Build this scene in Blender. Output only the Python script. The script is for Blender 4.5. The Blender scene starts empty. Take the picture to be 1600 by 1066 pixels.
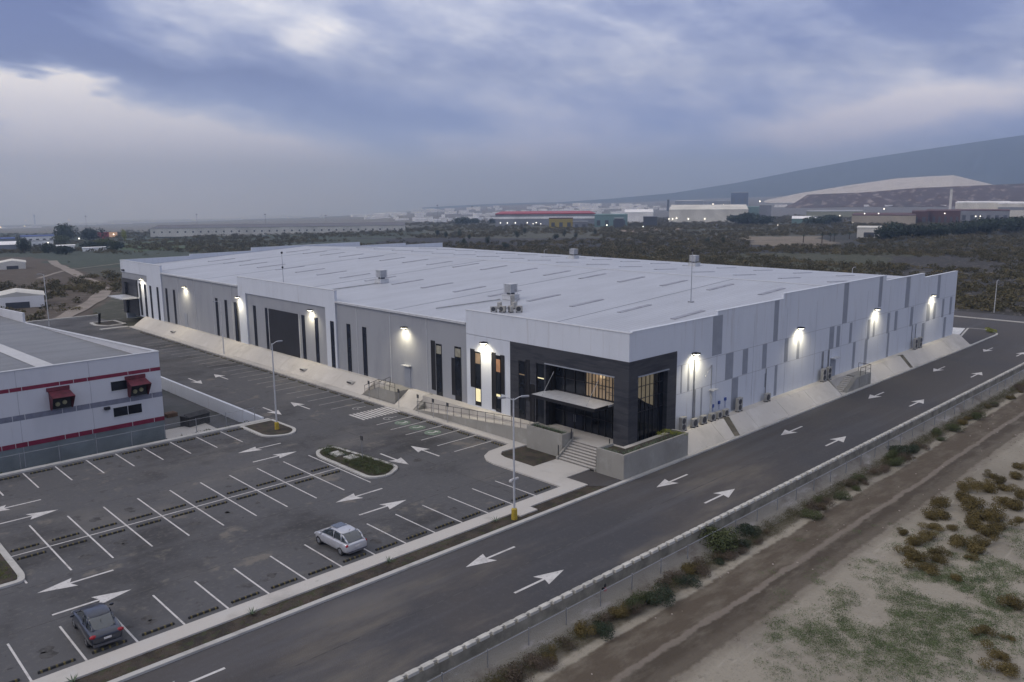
import bpy, bmesh, math, random
import numpy as np
from mathutils import Vector, Matrix, noise
random.seed(7); rng = np.random.default_rng(7)
S = bpy.context.scene; COL = S.collection; R = math.radians

# ------------------------------------------------------------------ camera
F_PX, YAW, PITCH, ROLL = 1263.11, 0.76279, 0.17802, -0.00814
CAM = np.array([-15.25839, -41.93595, 23.10268])
_f = np.array([math.sin(YAW)*math.cos(PITCH), math.cos(YAW)*math.cos(PITCH), -math.sin(PITCH)])
_r = np.array([math.cos(YAW), -math.sin(YAW), 0.0]); _u = np.cross(_r, _f)
RT = math.cos(ROLL)*_r + math.sin(ROLL)*_u; UP = -math.sin(ROLL)*_r + math.cos(ROLL)*_u; FW = _f
cam = bpy.data.cameras.new('camera'); cam_o = bpy.data.objects.new('camera', cam); COL.objects.link(cam_o)
cam.sensor_width = 36; cam.lens = 36*F_PX/1600; cam.clip_start = 0.5; cam.clip_end = 40000
cam_o.matrix_world = Matrix(((RT[0], UP[0], -FW[0], CAM[0]), (RT[1], UP[1], -FW[1], CAM[1]), (RT[2], UP[2], -FW[2], CAM[2]), (0, 0, 0, 1)))
S.camera = cam_o

def ray(px, py): return FW + RT*(px-800)/F_PX - UP*(py-533)/F_PX
def proj(P):
    d = np.asarray(P, float)-CAM; D = d@FW
    return 800+F_PX*(d@RT)/D, 533-F_PX*(d@UP)/D, D
def on_z(px, py, z=0.0):
    d = ray(px, py); t = (z-CAM[2])/d[2]; return CAM+d*t

# ------------------------------------------------------------------ world, sun, exposure
SUN_EL, SUN_AZ = 14, -60       # low evening sun behind thick cloud, far left of the view
W = bpy.data.worlds.new('World'); S.world = W; W.use_nodes = True
nt = W.node_tree; N = nt.nodes; L = nt.links; N.clear()
def nd(t, **k):
    n = N.new(t)
    for a, b in k.items(): setattr(n, a, b)
    return n
def mth(op, a, b=None, c=None, clamp=False):
    n = nd('ShaderNodeMath', operation=op, use_clamp=clamp)
    for i, v in enumerate((a, b, c)):
        if v is None: continue
        if isinstance(v, (int, float)): n.inputs[i].default_value = v
        else: L.new(v, n.inputs[i])
    return n.outputs[0]
tc = nd('ShaderNodeTexCoord'); sp = nd('ShaderNodeSeparateXYZ'); L.new(tc.outputs['Generated'], sp.inputs[0])
az = mth('MULTIPLY', mth('ARCTAN2', sp.outputs[0], sp.outputs[1]), 180/math.pi)      # compass bearing, degrees
el = mth('MULTIPLY', mth('ARCSINE', sp.outputs[2]), 180/math.pi)                     # height above horizon, degrees
def cloud_noise(su, sv, scale, detail, rough, off):
    cb = nd('ShaderNodeCombineXYZ'); L.new(mth('MULTIPLY', az, su), cb.inputs[0]); L.new(mth('ADD', mth('MULTIPLY', el, sv), mth('MULTIPLY', az, sv*0.13)), cb.inputs[1]); cb.inputs[2].default_value = off
    t = nd('ShaderNodeTexNoise'); t.inputs['Scale'].default_value = scale; t.inputs['Detail'].default_value = detail; t.inputs['Roughness'].default_value = rough; t.inputs['Distortion'].default_value = 0.15
    L.new(cb.outputs[0], t.inputs['Vector']); return t.outputs['Fac']
n1 = cloud_noise(0.05, 0.12, 1.0, 6, 0.5, 3.1)
n2 = cloud_noise(0.15, 0.36, 1.0, 8, 0.60, 9.4)
nw = mth('SUBTRACT', cloud_noise(0.10, 0.30, 1.0, 4, 0.55, 21.0), 0.5)
azw = mth('ADD', az, mth('MULTIPLY', nw, 9)); elw = mth('ADD', el, mth('MULTIPLY', nw, 4.0))
val = mth('ADD', mth('ADD', mth('MULTIPLY', mth('SUBTRACT', n1, 0.5), 0.60), mth('MULTIPLY', mth('SUBTRACT', n2, 0.5), 0.85)), 0.455)
# broad bright breaks and dark banks of the overcast: bearing, elevation, widths, tilt, strength
for (a0, e0, wa, we, tl, s) in [(25, 11.8, 6.5, 2.4, -.05, .20), (39, 14.4, 7, 1.3, .05, .40), (30.5, 9.9, 2.2, .9, 0, .20), (12.5, 6.5, 4.0, .8, -.10, 1.0), (17, 4.8, 8, 1.3, -.20, .40), (24, 1.6, 15, 3.0, -.03, .62), (54, 13.8, 7, 1.5, 0, .22), (71, 5.6, 8, 1.3, .12, .30), (66, 4.2, 10, 1.8, .05, .24),
      (12.5, 11.8, 5.0, 2.6, -.1, -.50), (16, 8.7, 7, 1.6, -.12, -.36), (31, 6.3, 10, 1.3, -.13, -.26), (70, 11.0, 8, 2.6, 0, -.26), (47, 2.2, 8, 2.6, 0, .22), (52, 8.0, 10, 2.2, 0, .06), (44, 10.5, 8, 1.6, -.05, .14)]:
    da = mth('SUBTRACT', azw, a0); de = mth('SUBTRACT', mth('SUBTRACT', elw, e0), mth('MULTIPLY', da, tl))
    g = mth('EXPONENT', mth('MULTIPLY', mth('ADD', mth('POWER', mth('ABSOLUTE', mth('DIVIDE', da, wa)), 2), mth('POWER', mth('ABSOLUTE', mth('DIVIDE', de, we)), 2)), -1))
    val = mth('ADD', val, mth('MULTIPLY', g, s*1.35))
cr = nd('ShaderNodeValToRGB'); L.new(val, cr.inputs[0])
def lin(r, g, b):
    f = lambda c: (c/255/12.92 if c/255 <= .04045 else ((c/255+.055)/1.055)**2.4)
    return (f(r), f(g), f(b), 1)
els = cr.color_ramp.elements
els[0].position = 0.05; els[0].color = lin(84, 95, 148)
els[1].position = 0.95; els[1].color = lin(246, 246, 250)
for ps, c in ((0.32, lin(110, 122, 170)), (0.50, lin(148, 158, 194)), (0.70, lin(198, 204, 224))):
    e = els.new(ps); e.color = c
sky = nd('ShaderNodeTexSky', sky_type='NISHITA'); sky.sun_disc = False; sky.sun_elevation = R(SUN_EL); sky.sun_rotation = R(SUN_AZ)
skm = nd('ShaderNodeVectorMath', operation='SCALE'); L.new(sky.outputs[0], skm.inputs[0]); skm.inputs['Scale'].default_value = 0.08
mx = nd('ShaderNodeMix', data_type='RGBA'); mx.inputs[0].default_value = 0.08; L.new(cr.outputs[0], mx.inputs[6]); L.new(skm.outputs[0], mx.inputs[7])
boost = nd('ShaderNodeMapRange'); L.new(el, boost.inputs[0]); boost.inputs[1].default_value = 15; boost.inputs[2].default_value = 60; boost.inputs[3].default_value = 1.22; boost.inputs[4].default_value = 1.55
ovh = nd('ShaderNodeMapRange'); L.new(el, ovh.inputs[0]); ovh.inputs[1].default_value = 15; ovh.inputs[2].default_value = 50; ovh.inputs[4].default_value = .75
mx2 = nd('ShaderNodeMix', data_type='RGBA'); L.new(ovh.outputs[0], mx2.inputs[0]); L.new(mx.outputs[2], mx2.inputs[6]); mx2.inputs[7].default_value = (.50, .485, .48, 1)      # greyer cloud overhead
lowm = nd('ShaderNodeMapRange'); L.new(el, lowm.inputs[0]); lowm.inputs[1].default_value = 8; lowm.inputs[2].default_value = 1.5; lowm.inputs[3].default_value = 0; lowm.inputs[4].default_value = .85
side = nd('ShaderNodeMapRange'); L.new(az, side.inputs[0]); side.inputs[1].default_value = 18; side.inputs[2].default_value = 48
lowc = nd('ShaderNodeMix', data_type='RGBA'); L.new(side.outputs[0], lowc.inputs[0]); lowc.inputs[6].default_value = lin(146, 166, 222); lowc.inputs[7].default_value = lin(66, 106, 204)      # rain-blue air under the deck, deeper towards the mountain
mx3 = nd('ShaderNodeMix', data_type='RGBA'); L.new(lowm.outputs[0], mx3.inputs[0]); L.new(mx2.outputs[2], mx3.inputs[6]); L.new(lowc.outputs[2], mx3.inputs[7])
bg = nd('ShaderNodeBackground'); L.new(mx3.outputs[2], bg.inputs[0]); glow = nd('ShaderNodeMapRange'); L.new(el, glow.inputs[0]); glow.inputs[1].default_value = 5.5; glow.inputs[2].default_value = 1.0; glow.inputs[3].default_value = 0; glow.inputs[4].default_value = .36      # pale band of sky under the cloud deck
L.new(mth('ADD', boost.outputs[0], glow.outputs[0]), bg.inputs[1])
wo = nd('ShaderNodeOutputWorld'); L.new(bg.outputs[0], wo.inputs[0])
sd = bpy.data.lights.new('sun', 'SUN'); sd.energy = 0.9; sd.angle = R(25); sd.color = (1.0, .90, .80)
so = bpy.data.objects.new('sun', sd); COL.objects.link(so)
sv = Vector((math.sin(R(SUN_AZ))*math.cos(R(SUN_EL+25)), math.cos(R(SUN_AZ))*math.cos(R(SUN_EL+25)), math.sin(R(SUN_EL+25)))); so.rotation_euler = sv.to_track_quat('Z', 'Y').to_euler(); so.location = (0, 0, 200)
S.view_settings.view_transform = 'Standard'; S.view_settings.look = 'None'; S.view_settings.exposure = 0.14; S.view_settings.gamma = 1
S.render.engine = 'CYCLES'; S.cycles.use_denoising = True; S.cycles.max_bounces = 6; S.cycles.volume_bounces = 1; S.cycles.transparent_max_bounces = 24
S.cycles.sample_clamp_indirect = 3.0

# ------------------------------------------------------------------ materials
MATS = {}
def mat(name, col, rough=.7, metal=0, var=.12, scale=2.0, bump=0, col2=None, spec=.5, emit=None, es=1.0, detail=5, obj_coords=False, alpha=None, coat=0):
    if name in MATS: return MATS[name]
    m = bpy.data.materials.new(name); m.use_nodes = True; t = m.node_tree; n = t.nodes; l = t.links
    p = n['Principled BSDF']; p.inputs['Roughness'].default_value = rough; p.inputs['Metallic'].default_value = metal
    p.inputs['Specular IOR Level'].default_value = spec; p.inputs['Coat Weight'].default_value = coat
    tcn = n.new('ShaderNodeTexCoord'); src = tcn.outputs['Object'] if obj_coords else None
    if src is None:
        g = n.new('ShaderNodeNewGeometry'); src = g.outputs['Position']
    tx = n.new('ShaderNodeTexNoise'); tx.inputs['Scale'].default_value = scale; tx.inputs['Detail'].default_value = detail; tx.inputs['Roughness'].default_value = .62
    l.new(src, tx.inputs['Vector'])
    c2 = col2 or tuple(c*(1-var*1.6) for c in col); c1 = tuple(min(1, c*(1+var)) for c in col)
    rp = n.new('ShaderNodeValToRGB'); rp.color_ramp.elements[0].position = .34; rp.color_ramp.elements[1].position = .66
    rp.color_ramp.elements[0].color = (*c2, 1); rp.color_ramp.elements[1].color = (*c1, 1)
    l.new(tx.outputs['Fac'], rp.inputs[0]); l.new(rp.outputs[0], p.inputs['Base Color'])
    if bump:
        b = n.new('ShaderNodeBump'); b.inputs['Strength'].default_value = bump; b.inputs['Distance'].default_value = .05
        t2 = n.new('ShaderNodeTexNoise'); t2.inputs['Scale'].default_value = scale*8; t2.inputs['Detail'].default_value = 4; l.new(src, t2.inputs['Vector'])
        l.new(t2.outputs['Fac'], b.inputs['Height']); l.new(b.outputs[0], p.inputs['Normal'])
    if emit:
        p.inputs['Emission Color'].default_value = (*emit, 1); p.inputs['Emission Strength'].default_value = es
    if alpha is not None:
        p.inputs['Alpha'].default_value = alpha
    MATS[name] = m; return m
def multi_mat(name, base, layers, rough=.85, bump=.3, bscale=12):
    """base colour with several noise-shaped layers: (colour, scale, lo, hi, stretch xyz, offset)"""
    m = bpy.data.materials.new(name); m.use_nodes = True; n = m.node_tree.nodes; l = m.node_tree.links; p = n['Principled BSDF']; p.inputs['Roughness'].default_value = rough; p.inputs['Specular IOR Level'].default_value = .3
    g = n.new('ShaderNodeNewGeometry'); cur = None
    if isinstance(base, str):
        a = n.new('ShaderNodeVertexColor'); a.layer_name = base; cur = a.outputs[0]
    for i, (col, sc, lo, hi, st, off) in enumerate(layers):
        mp = n.new('ShaderNodeMapping'); mp.inputs['Scale'].default_value = st; mp.inputs['Location'].default_value = (off, off*.7, off*.3); l.new(g.outputs['Position'], mp.inputs[0])
        tx = n.new('ShaderNodeTexNoise'); tx.inputs['Scale'].default_value = sc; tx.inputs['Detail'].default_value = 7; tx.inputs['Roughness'].default_value = .62; l.new(mp.outputs[0], tx.inputs['Vector'])
        mr = n.new('ShaderNodeMapRange'); mr.interpolation_type = 'SMOOTHSTEP'; mr.inputs[1].default_value = lo; mr.inputs[2].default_value = hi; mr.inputs[4].default_value = col[3] if len(col) > 3 else 1; l.new(tx.outputs['Fac'], mr.inputs[0])
        mm = n.new('ShaderNodeMix'); mm.data_type = 'RGBA'; l.new(mr.outputs[0], mm.inputs[0])
        if cur is None: mm.inputs[6].default_value = (*base, 1)
        else: l.new(cur, mm.inputs[6])
        mm.inputs[7].default_value = (*col[:3], 1); cur = mm.outputs[2]
    l.new(cur, p.inputs['Base Color'])
    if bump:
        b = n.new('ShaderNodeBump'); b.inputs['Strength'].default_value = bump; b.inputs['Distance'].default_value = .06
        t2 = n.new('ShaderNodeTexNoise'); t2.inputs['Scale'].default_value = bscale; t2.inputs['Detail'].default_value = 5; l.new(g.outputs['Position'], t2.inputs['Vector']); l.new(t2.outputs['Fac'], b.inputs['Height']); l.new(b.outputs[0], p.inputs['Normal'])
    MATS[name] = m; return m

M_asph = multi_mat('asphalt_lot', (.094, .094, .098), [((.048, .047, .048), .07, .46, .62, (1, 1, 1), 4), ((.155, .146, .135, .7), .065, .50, .66, (.8, 1.2, 1), 31), ((.10, .10, .105, .7), .5, .45, .7, (.25, 1, 1), 9), ((.16, .15, .14, .5), 3, .5, .75, (1, 1, 1), 2), ((.05, .048, .046, .7), .9, .60, .70, (1, 1, 1), 77), ((.035, .034, .034, .8), 1.6, .68, .72, (1, 1, 1), 40), ((.20, .18, .15, .6), .35, .60, .70, (1, 1, 1), 61)], bump=.35)
M_road = multi_mat('asphalt_road', (.076, .070, .068), [((.060, .060, .066), .05, .45, .65, (1, 1, 1), 7), ((.16, .142, .118, .8), .09, .56, .72, (.5, 1.6, 1), 15), ((.10, .10, .108, .6), .4, .5, .7, (.08, 1, 1), 3), ((.11, .11, .112, .4), 4, .5, .75, (1, 1, 1), 2)], bump=.35)
M_conc = multi_mat('concrete', (.50, .475, .435), [((.33, .315, .29, .8), .25, .5, .72, (1, 1, 1), 1), ((.50, .49, .465, .7), .9, .52, .7, (1, 1, 1), 6), ((.25, .235, .21, .5), 2.2, .62, .75, (1, 1, .3), 12)], bump=.15)
M_berm = multi_mat('concrete_slope', (.53, .50, .45), [((.42, .395, .35, .8), .22, .5, .70, (1, 1, 1), 5), ((.62, .595, .55, .6), .35, .52, .7, (1, 1, 1), 16), ((.27, .25, .22, .6), 1.6, .60, .75, (1, 1, .25), 12)], bump=.15)
M_kerb = multi_mat('kerb_concrete', (.46, .45, .42), [((.33, .32, .30, .8), .5, .5, .7, (1, 1, 1), 5), ((.55, .54, .51, .6), 1.7, .5, .7, (1, 1, 1), 8)], bump=.1)
M_wallc = multi_mat('planter_concrete', (.30, .29, .26), [((.22, .21, .185, .8), .4, .45, .7, (1, 1, .5), 5), ((.37, .365, .34, .6), .8, .5, .7, (1, 1, 1), 8)], bump=.15)
M_white = multi_mat('white_panel', (.585, .615, .665), [((.53, .56, .61, .7), .35, .45, .7, (1, 1, .35), 2), ((.44, .44, .455, .7), 1.1, .54, .74, (2.5, 2.5, .15), 9)], rough=.55, bump=0)
M_grey = multi_mat('grey_panel', (.31, .32, .34), [((.25, .26, .285, .7), .35, .45, .7, (1, 1, .3), 6), ((.34, .35, .37, .6), 1.1, .55, .75, (2, 2, .2), 8)], rough=.6, bump=0)
M_grey2 = mat('grey_stripe_paint', (.27, .29, .33), .6, var=.06, scale=.8)
M_dark = multi_mat('dark_stone_cladding', (.050, .052, .060), [((.028, .030, .040, .9), .8, .45, .62, (.4, .4, 3), 6), ((.085, .088, .10, .7), 1.5, .55, .72, (.3, .3, 4), 8)], rough=.45, bump=.2, bscale=6)
M_glass = mat('dark_glass', (.012, .015, .022), .12, var=.2, scale=.7, spec=.35)
M_glass2 = mat('blue_black_glass', (.016, .02, .034), .15, var=.2, scale=.7, spec=.3)
M_frame = mat('black_metal', (.02, .02, .024), .5, .3)
M_steel = mat('galvanised_steel', (.34, .35, .37), .45, .6)
M_lmetal = mat('light_grey_metal', (.55, .56, .57), .5, .2, var=.08)
M_paint = multi_mat('white_road_paint', (.60, .585, .565), [((.40, .385, .37, .8), 1.1, .45, .68, (1, 1, 1), 3), ((.15, .14, .135, .8), 7, .58, .70, (1, 1, 1), 3)], bump=0)
M_paintw = multi_mat('worn_road_paint', (.40, .40, .39), [((.2, .2, .2, .8), 1.2, .45, .62, (1, 1, 1), 3)], bump=0)
M_green = multi_mat('green_road_paint', (.11, .15, .11), [((.24, .31, .25, .7), .9, .4, .65, (1, 1, 1), 3)], bump=0)
M_yellow = mat('yellow_paint', (.42, .30, .03), .6, var=.15, scale=6)
M_black = mat('black_rubber', (.022, .022, .024), .8)
M_soil = multi_mat('dark_soil', (.07, .055, .042), [((.035, .030, .026), .8, .4, .62, (1, 1, 1), 3), ((.05, .06, .025, .8), 2, .5, .65, (1, 1, 1), 8), ((.16, .14, .12, .6), 9, .62, .72, (1, 1, 1), 5)], bump=.8)
M_red = mat('crimson_paint', (.19, .012, .04), .5, var=.08)
M_lamp = mat('lamp_glow', (1, .95, .8), emit=(1, .93, .72), es=14)
M_spot = mat('far_lamp_glow', (1, .95, .85), emit=(1, .94, .82), es=3.2)
M_orange = mat('orange_lamp_glow', (1, .6, .2), emit=(1, .62, .25), es=4)
M_litwin = mat('lit_room_window', (.5, .45, .3), emit=(.85, .75, .42), es=.75, var=.1)
M_dimwin = mat('dim_room_window', (.10, .07, .05), .2, emit=(.26, .19, .12), es=.55, var=.3, scale=1.1)
M_reflwin = mat('pane_reflection_glow', (.10, .10, .09), .2, emit=(.14, .13, .105), es=.7, var=.4, scale=2.5)  # pale reflection in the glass, put in as weak emission
M_orwin = mat('orange_room_window', (.2, .1, .05), .2, emit=(.45, .25, .15), es=.4, var=.3, scale=1.1)

def corrugated(name, col, axis, pitch, strength=.6, rough=.5, metal=.1, var=.1):
    m = bpy.data.materials.new(name); m.use_nodes = True; n = m.node_tree.nodes; l = m.node_tree.links; p = n['Principled BSDF']
    p.inputs['Roughness'].default_value = rough; p.inputs['Metallic'].default_value = metal
    g = n.new('ShaderNodeNewGeometry'); s = n.new('ShaderNodeSeparateXYZ'); l.new(g.outputs['Position'], s.inputs[0])
    a = n.new('ShaderNodeMath'); a.operation = 'MULTIPLY'; a.inputs[1].default_value = 2*math.pi/pitch; l.new(s.outputs[axis], a.inputs[0])
    si = n.new('ShaderNodeMath'); si.operation = 'SINE'; l.new(a.outputs[0], si.inputs[0])
    pw = n.new('ShaderNodeMapRange'); pw.inputs[1].default_value = .5; pw.inputs[2].default_value = 1; l.new(si.outputs[0], pw.inputs[0])
    b = n.new('ShaderNodeBump'); b.inputs['Strength'].default_value = strength; b.inputs['Distance'].default_value = .05; l.new(pw.outputs[0], b.inputs['Height']); l.new(b.outputs[0], p.inputs['Normal'])
    mp = n.new('ShaderNodeMapping'); st = [1, 1, 1]; st[axis] = 1; st[1-axis] = .25; mp.inputs['Scale'].default_value = st; l.new(g.outputs['Position'], mp.inputs[0])
    tx = n.new('ShaderNodeTexNoise'); tx.inputs['Scale'].default_value = .35; tx.inputs['Detail'].default_value = 6; tx.inputs['Roughness'].default_value = .65; l.new(mp.outputs[0], tx.inputs['Vector'])
    rp = n.new('ShaderNodeValToRGB'); rp.color_ramp.elements[0].position = .3; rp.color_ramp.elements[1].position = .7
    rp.color_ramp.elements[0].color = (*[c*(1-var) for c in col], 1); rp.color_ramp.elements[1].color = (*[c*(1+var) for c in col], 1); l.new(tx.outputs['Fac'], rp.inputs[0])
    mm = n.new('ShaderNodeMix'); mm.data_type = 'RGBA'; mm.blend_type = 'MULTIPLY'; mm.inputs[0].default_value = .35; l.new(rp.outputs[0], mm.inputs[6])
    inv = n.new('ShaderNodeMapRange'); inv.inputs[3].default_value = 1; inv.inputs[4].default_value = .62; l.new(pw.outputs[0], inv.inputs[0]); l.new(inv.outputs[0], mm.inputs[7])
    l.new(mm.outputs[2], p.inputs['Base Color']); MATS[name] = m; return m
M_roof = corrugated('standing_seam_roof', (.43, .45, .49), 1, .61, .45, var=.10)
M_roofN = corrugated('grey_ribbed_roof', (.19, .195, .20), 1, .9, .9, var=.2)

# ------------------------------------------------------------------ mesh helpers
class MB:
    def __init__(s): s.v = []; s.f = []; s.mi = []; s.m = 0
    def poly(s, pts):
        b = len(s.v); s.v += [tuple(p) for p in pts]; s.f.append(tuple(range(b, b+len(pts)))); s.mi.append(s.m)
    def box(s, x0, x1, y0, y1, z0, z1):
        b = len(s.v); s.v += [(x, y, z) for z in (z0, z1) for y in (y0, y1) for x in (x0, x1)]
        for q in ((0, 2, 3, 1), (4, 5, 7, 6), (0, 1, 5, 4), (2, 6, 7, 3), (0, 4, 6, 2), (1, 3, 7, 5)): s.f.append(tuple(b+i for i in q)); s.mi.append(s.m)
        return s
    def prism(s, pts, z0, z1):
        a = sum(pts[i][0]*pts[(i+1) % len(pts)][1]-pts[(i+1) % len(pts)][0]*pts[i][1] for i in range(len(pts)))
        if a < 0: pts = pts[::-1]
        n = len(pts); b = len(s.v); s.v += [(p[0], p[1], z0) for p in pts]+[(p[0], p[1], z1) for p in pts]
        s.f.append(tuple(b+i for i in range(n))[::-1]); s.f.append(tuple(b+n+i for i in range(n))); s.mi += [s.m]*2
        for i in range(n): j = (i+1) % n; s.f.append((b+i, b+j, b+n+j, b+n+i)); s.mi.append(s.m)
        return s
    def extr(s, pts, d):
        """extrude a 3-D polygon along vector d"""
        n = len(pts); b = len(s.v); s.v += [tuple(p) for p in pts]+[(p[0]+d[0], p[1]+d[1], p[2]+d[2]) for p in pts]
        s.f.append(tuple(b+i for i in range(n))[::-1]); s.f.append(tuple(b+n+i for i in range(n))); s.mi += [s.m]*2
        for i in range(n): j = (i+1) % n; s.f.append((b+i, b+j, b+n+j, b+n+i)); s.mi.append(s.m)
        return s
    def tube(s, p0, p1, r0, r1=None, n=8, cap=True):
        r1 = r0 if r1 is None else r1; p0 = Vector(p0); p1 = Vector(p1); d = (p1-p0).normalized()
        a = d.orthogonal().normalized(); c = d.cross(a); b = len(s.v)
        for p, r in ((p0, r0), (p1, r1)):
            for i in range(n):
                t = 2*math.pi*i/n; s.v.append(tuple(p+a*math.cos(t)*r+c*math.sin(t)*r))
        for i in range(n): j = (i+1) % n; s.f.append((b+i, b+j, b+n+j, b+n+i)); s.mi.append(s.m)
        if cap: s.f.append(tuple(b+i for i in range(n))[::-1]); s.f.append(tuple(b+n+i for i in range(n))); s.mi += [s.m]*2
        return s
    def ball(s, c, r, sz=(1, 1, 1), seg=10, rings=6):
        b = len(s.v)
        for i in range(rings+1):
            ph = math.pi*i/rings
            for j in range(seg):
                t = 2*math.pi*j/seg; s.v.append((c[0]+r*sz[0]*math.sin(ph)*math.cos(t), c[1]+r*sz[1]*math.sin(ph)*math.sin(t), c[2]+r*sz[2]*math.cos(ph)))
        for i in range(rings):
            for j in range(seg):
                k = (j+1) % seg; s.f.append((b+i*seg+j, b+(i+1)*seg+j, b+(i+1)*seg+k, b+i*seg+k)); s.mi.append(s.m)
        return s
    def build(s, name, mats, parent=None, smooth=False, bevel=0):
        me = bpy.data.meshes.new(name); me.from_pydata(s.v, [], s.f)
        mats = mats if isinstance(mats, (list, tuple)) else [mats]
        for m in mats: me.materials.append(m)
        if len(mats) > 1: me.polygons.foreach_set('material_index', s.mi)
        if smooth: me.polygons.foreach_set('use_smooth', [True]*len(me.polygons))
        me.update(); o = bpy.data.objects.new(name, me); COL.objects.link(o)
        if parent: o.parent = parent
        if bevel:
            md = o.modifiers.new('b', 'BEVEL'); md.width = bevel; md.segments = 2; md.limit_method = 'ANGLE'
        return o
def tag(o, label=None, cat=None, group=None, kind=None):
    if label: o['label'] = label
    if cat: o['category'] = cat
    if group: o['group'] = group
    if kind: o['kind'] = kind
    return o
def thing(name, label, cat, loc=(0, 0, 0), rz=0, group=None):
    o = bpy.data.objects.new(name, None); COL.objects.link(o); o.location = loc; o.rotation_euler = (0, 0, rz); o.empty_display_size = .3
    return tag(o, label, cat, group)
def struct(o, label=None): o['kind'] = 'structure'; (label and o.__setitem__('label', label)); return o
def kids(o): return KIDS.get(o.name) or [c for c in bpy.data.objects if c.parent == o]
KIDS = {}
def copy_tree(o, loc=None, rz=None, label=None, parent=None, scale=None):
    c = o.copy(); COL.objects.link(c); c.parent = parent
    if loc is not None: c.location = loc
    if rz is not None: c.rotation_euler = (0, 0, rz)
    if scale is not None: c.scale = scale if hasattr(scale, '__len__') else (scale,)*3
    if label: c['label'] = label
    if o.name not in KIDS: KIDS[o.name] = [k for k in bpy.data.objects if k.parent == o]
    for k in KIDS[o.name]: copy_tree(k, parent=c)
    return c
def rounded(pts, r, n=6):
    out = []
    for i, p in enumerate(pts):
        rr = r[i] if isinstance(r, (list, tuple)) else r
        a = Vector(pts[i-1])-Vector(p); b = Vector(pts[(i+1) % len(pts)])-Vector(p)
        if rr <= 0: out.append(tuple(p)); continue
        k = min(rr, a.length*.49, b.length*.49); A = Vector(p)+a.normalized()*k; B = Vector(p)+b.normalized()*k; P = Vector(p)
        for j in range(n+1):
            t = j/n; out.append(tuple(A*(1-t)**2+P*2*t*(1-t)+B*t*t))
    return out
def inset(pts, d):
    c = Vector((sum(p[0] for p in pts)/len(pts), sum(p[1] for p in pts)/len(pts))); n = len(pts); out = []
    ar = sum(pts[i][0]*pts[(i+1) % n][1]-pts[(i+1) % n][0]*pts[i][1] for i in range(n)); sg = 1 if ar > 0 else -1
    for i in range(n):
        a = Vector(pts[i])-Vector(pts[i-1]); b = Vector(pts[(i+1) % n])-Vector(pts[i])
        if a.length < 1e-6: a = b
        if b.length < 1e-6: b = a
        na = Vector((-a.y, a.x)).normalized()*sg; nb = Vector((-b.y, b.x)).normalized()*sg; m = (na+nb).normalized(); k = d/max(.5, m.dot(na)); q = Vector(pts[i])+m*k; out.append((q.x, q.y))
    return out

# ------------------------------------------------------------------ terrain (one sheet to the horizon)
def sstep(a, b, x): t = np.clip((x-a)/(b-a), 0, 1); return t*t*(3-2*t)
def terrain_z(x, y):
    x = np.asarray(x, float); y = np.asarray(y, float)
    dx = x-CAM[0]; dy = y-CAM[1]; r = np.hypot(dx, dy); a = np.degrees(np.arctan2(dx, dy))
    site = sstep(-11.5, -10, y)*sstep(23.4, 24.6, x)
    near = -1.3+1.12*site
    sl = .0245-.0075*sstep(20, 50, a)-.006*sstep(50, 68, a)
    z = near-sl*np.maximum(0, r-240)*sstep(200, 420, r)
    z = z+.25*np.sin(x*.021+1)*np.cos(y*.017)*sstep(180, 400, r)*np.minimum(1, r/400)
    rise = .003*sstep(15, 28, a)+.0125*sstep(28, 46, a)+.004*sstep(46, 60, a)
    z = z+rise*np.clip(r-1300, 0, 3300)*sstep(1300, 2000, r)
    return z
def terr(px, py):
    d = ray(px, py); d = d/np.hypot(d[0], d[1]); lo, hi = 40., 30000.
    if d[2] > -.002: hi = 9000
    ts = np.geomspace(40, hi, 900); P = CAM[None]+d[None]*ts[:, None]; g = P[:, 2]-terrain_z(P[:, 0], P[:, 1])
    i = np.argmax(g < 0) if (g < 0).any() else len(ts)-1
    return Vector((P[i, 0], P[i, 1], float(terrain_z(P[i, 0], P[i, 1]))))
def in_poly(px, py, poly):
    c = np.zeros(px.shape, bool); n = len(poly)
    for i in range(n):
        x0, y0 = poly[i]; x1, y1 = poly[(i+1) % n]
        if y0 == y1: continue
        c ^= ((y0 > py) != (y1 > py)) & (px < (x1-x0)*(py-y0)/(y1-y0)+x0)
    return c
azs = np.radians(np.concatenate([np.linspace(-140, 5, 60, endpoint=False), np.linspace(5, 82, 660, endpoint=False), np.linspace(82, 220, 60, endpoint=False)]))
rs = np.concatenate([[4, 10, 16, 22], np.geomspace(27, 15000, 460)])
A_, R_ = np.meshgrid(azs, rs); X = CAM[0]+R_*np.sin(A_); Y = CAM[1]+R_*np.cos(A_); Z = terrain_z(X, Y)
Xf, Yf, Zf = X.ravel(), Y.ravel(), Z.ravel(); nA, nR = len(azs), len(rs)
dv = np.stack([Xf, Yf, Zf], 1)-CAM; D = dv@FW; ok = D > 1
PXv = np.where(ok, 800+F_PX*(dv@RT)/np.maximum(D, 1), -9999); PYv = np.where(ok, 533-F_PX*(dv@UP)/np.maximum(D, 1), 9999)
jit = np.array([noise.fractal(Vector((x*.01, y*.01, 0)), 1., 2., 4) for x, y in zip(Xf, Yf)])
rr_ = R_.ravel(); PXj = PXv+jit*60; PYj = PYv+jit*np.clip(1500/rr_, .5, 8)
TC = np.zeros((len(Xf), 4)); TC[:, 3] = 1; TC[:, :3] = (.062, .064, .048)
def zone(poly, col): TC[in_poly(PXj, PYj, poly), :3] = col
zone([(-400, 340), (640, 322), (640, 360), (330, 372), (200, 375), (-400, 372)], (.17, .165, .15))        # pale fields left
zone([(-400, 362), (300, 366), (640, 356), (640, 420), (-400, 420)], (.045, .062, .045))
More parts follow.
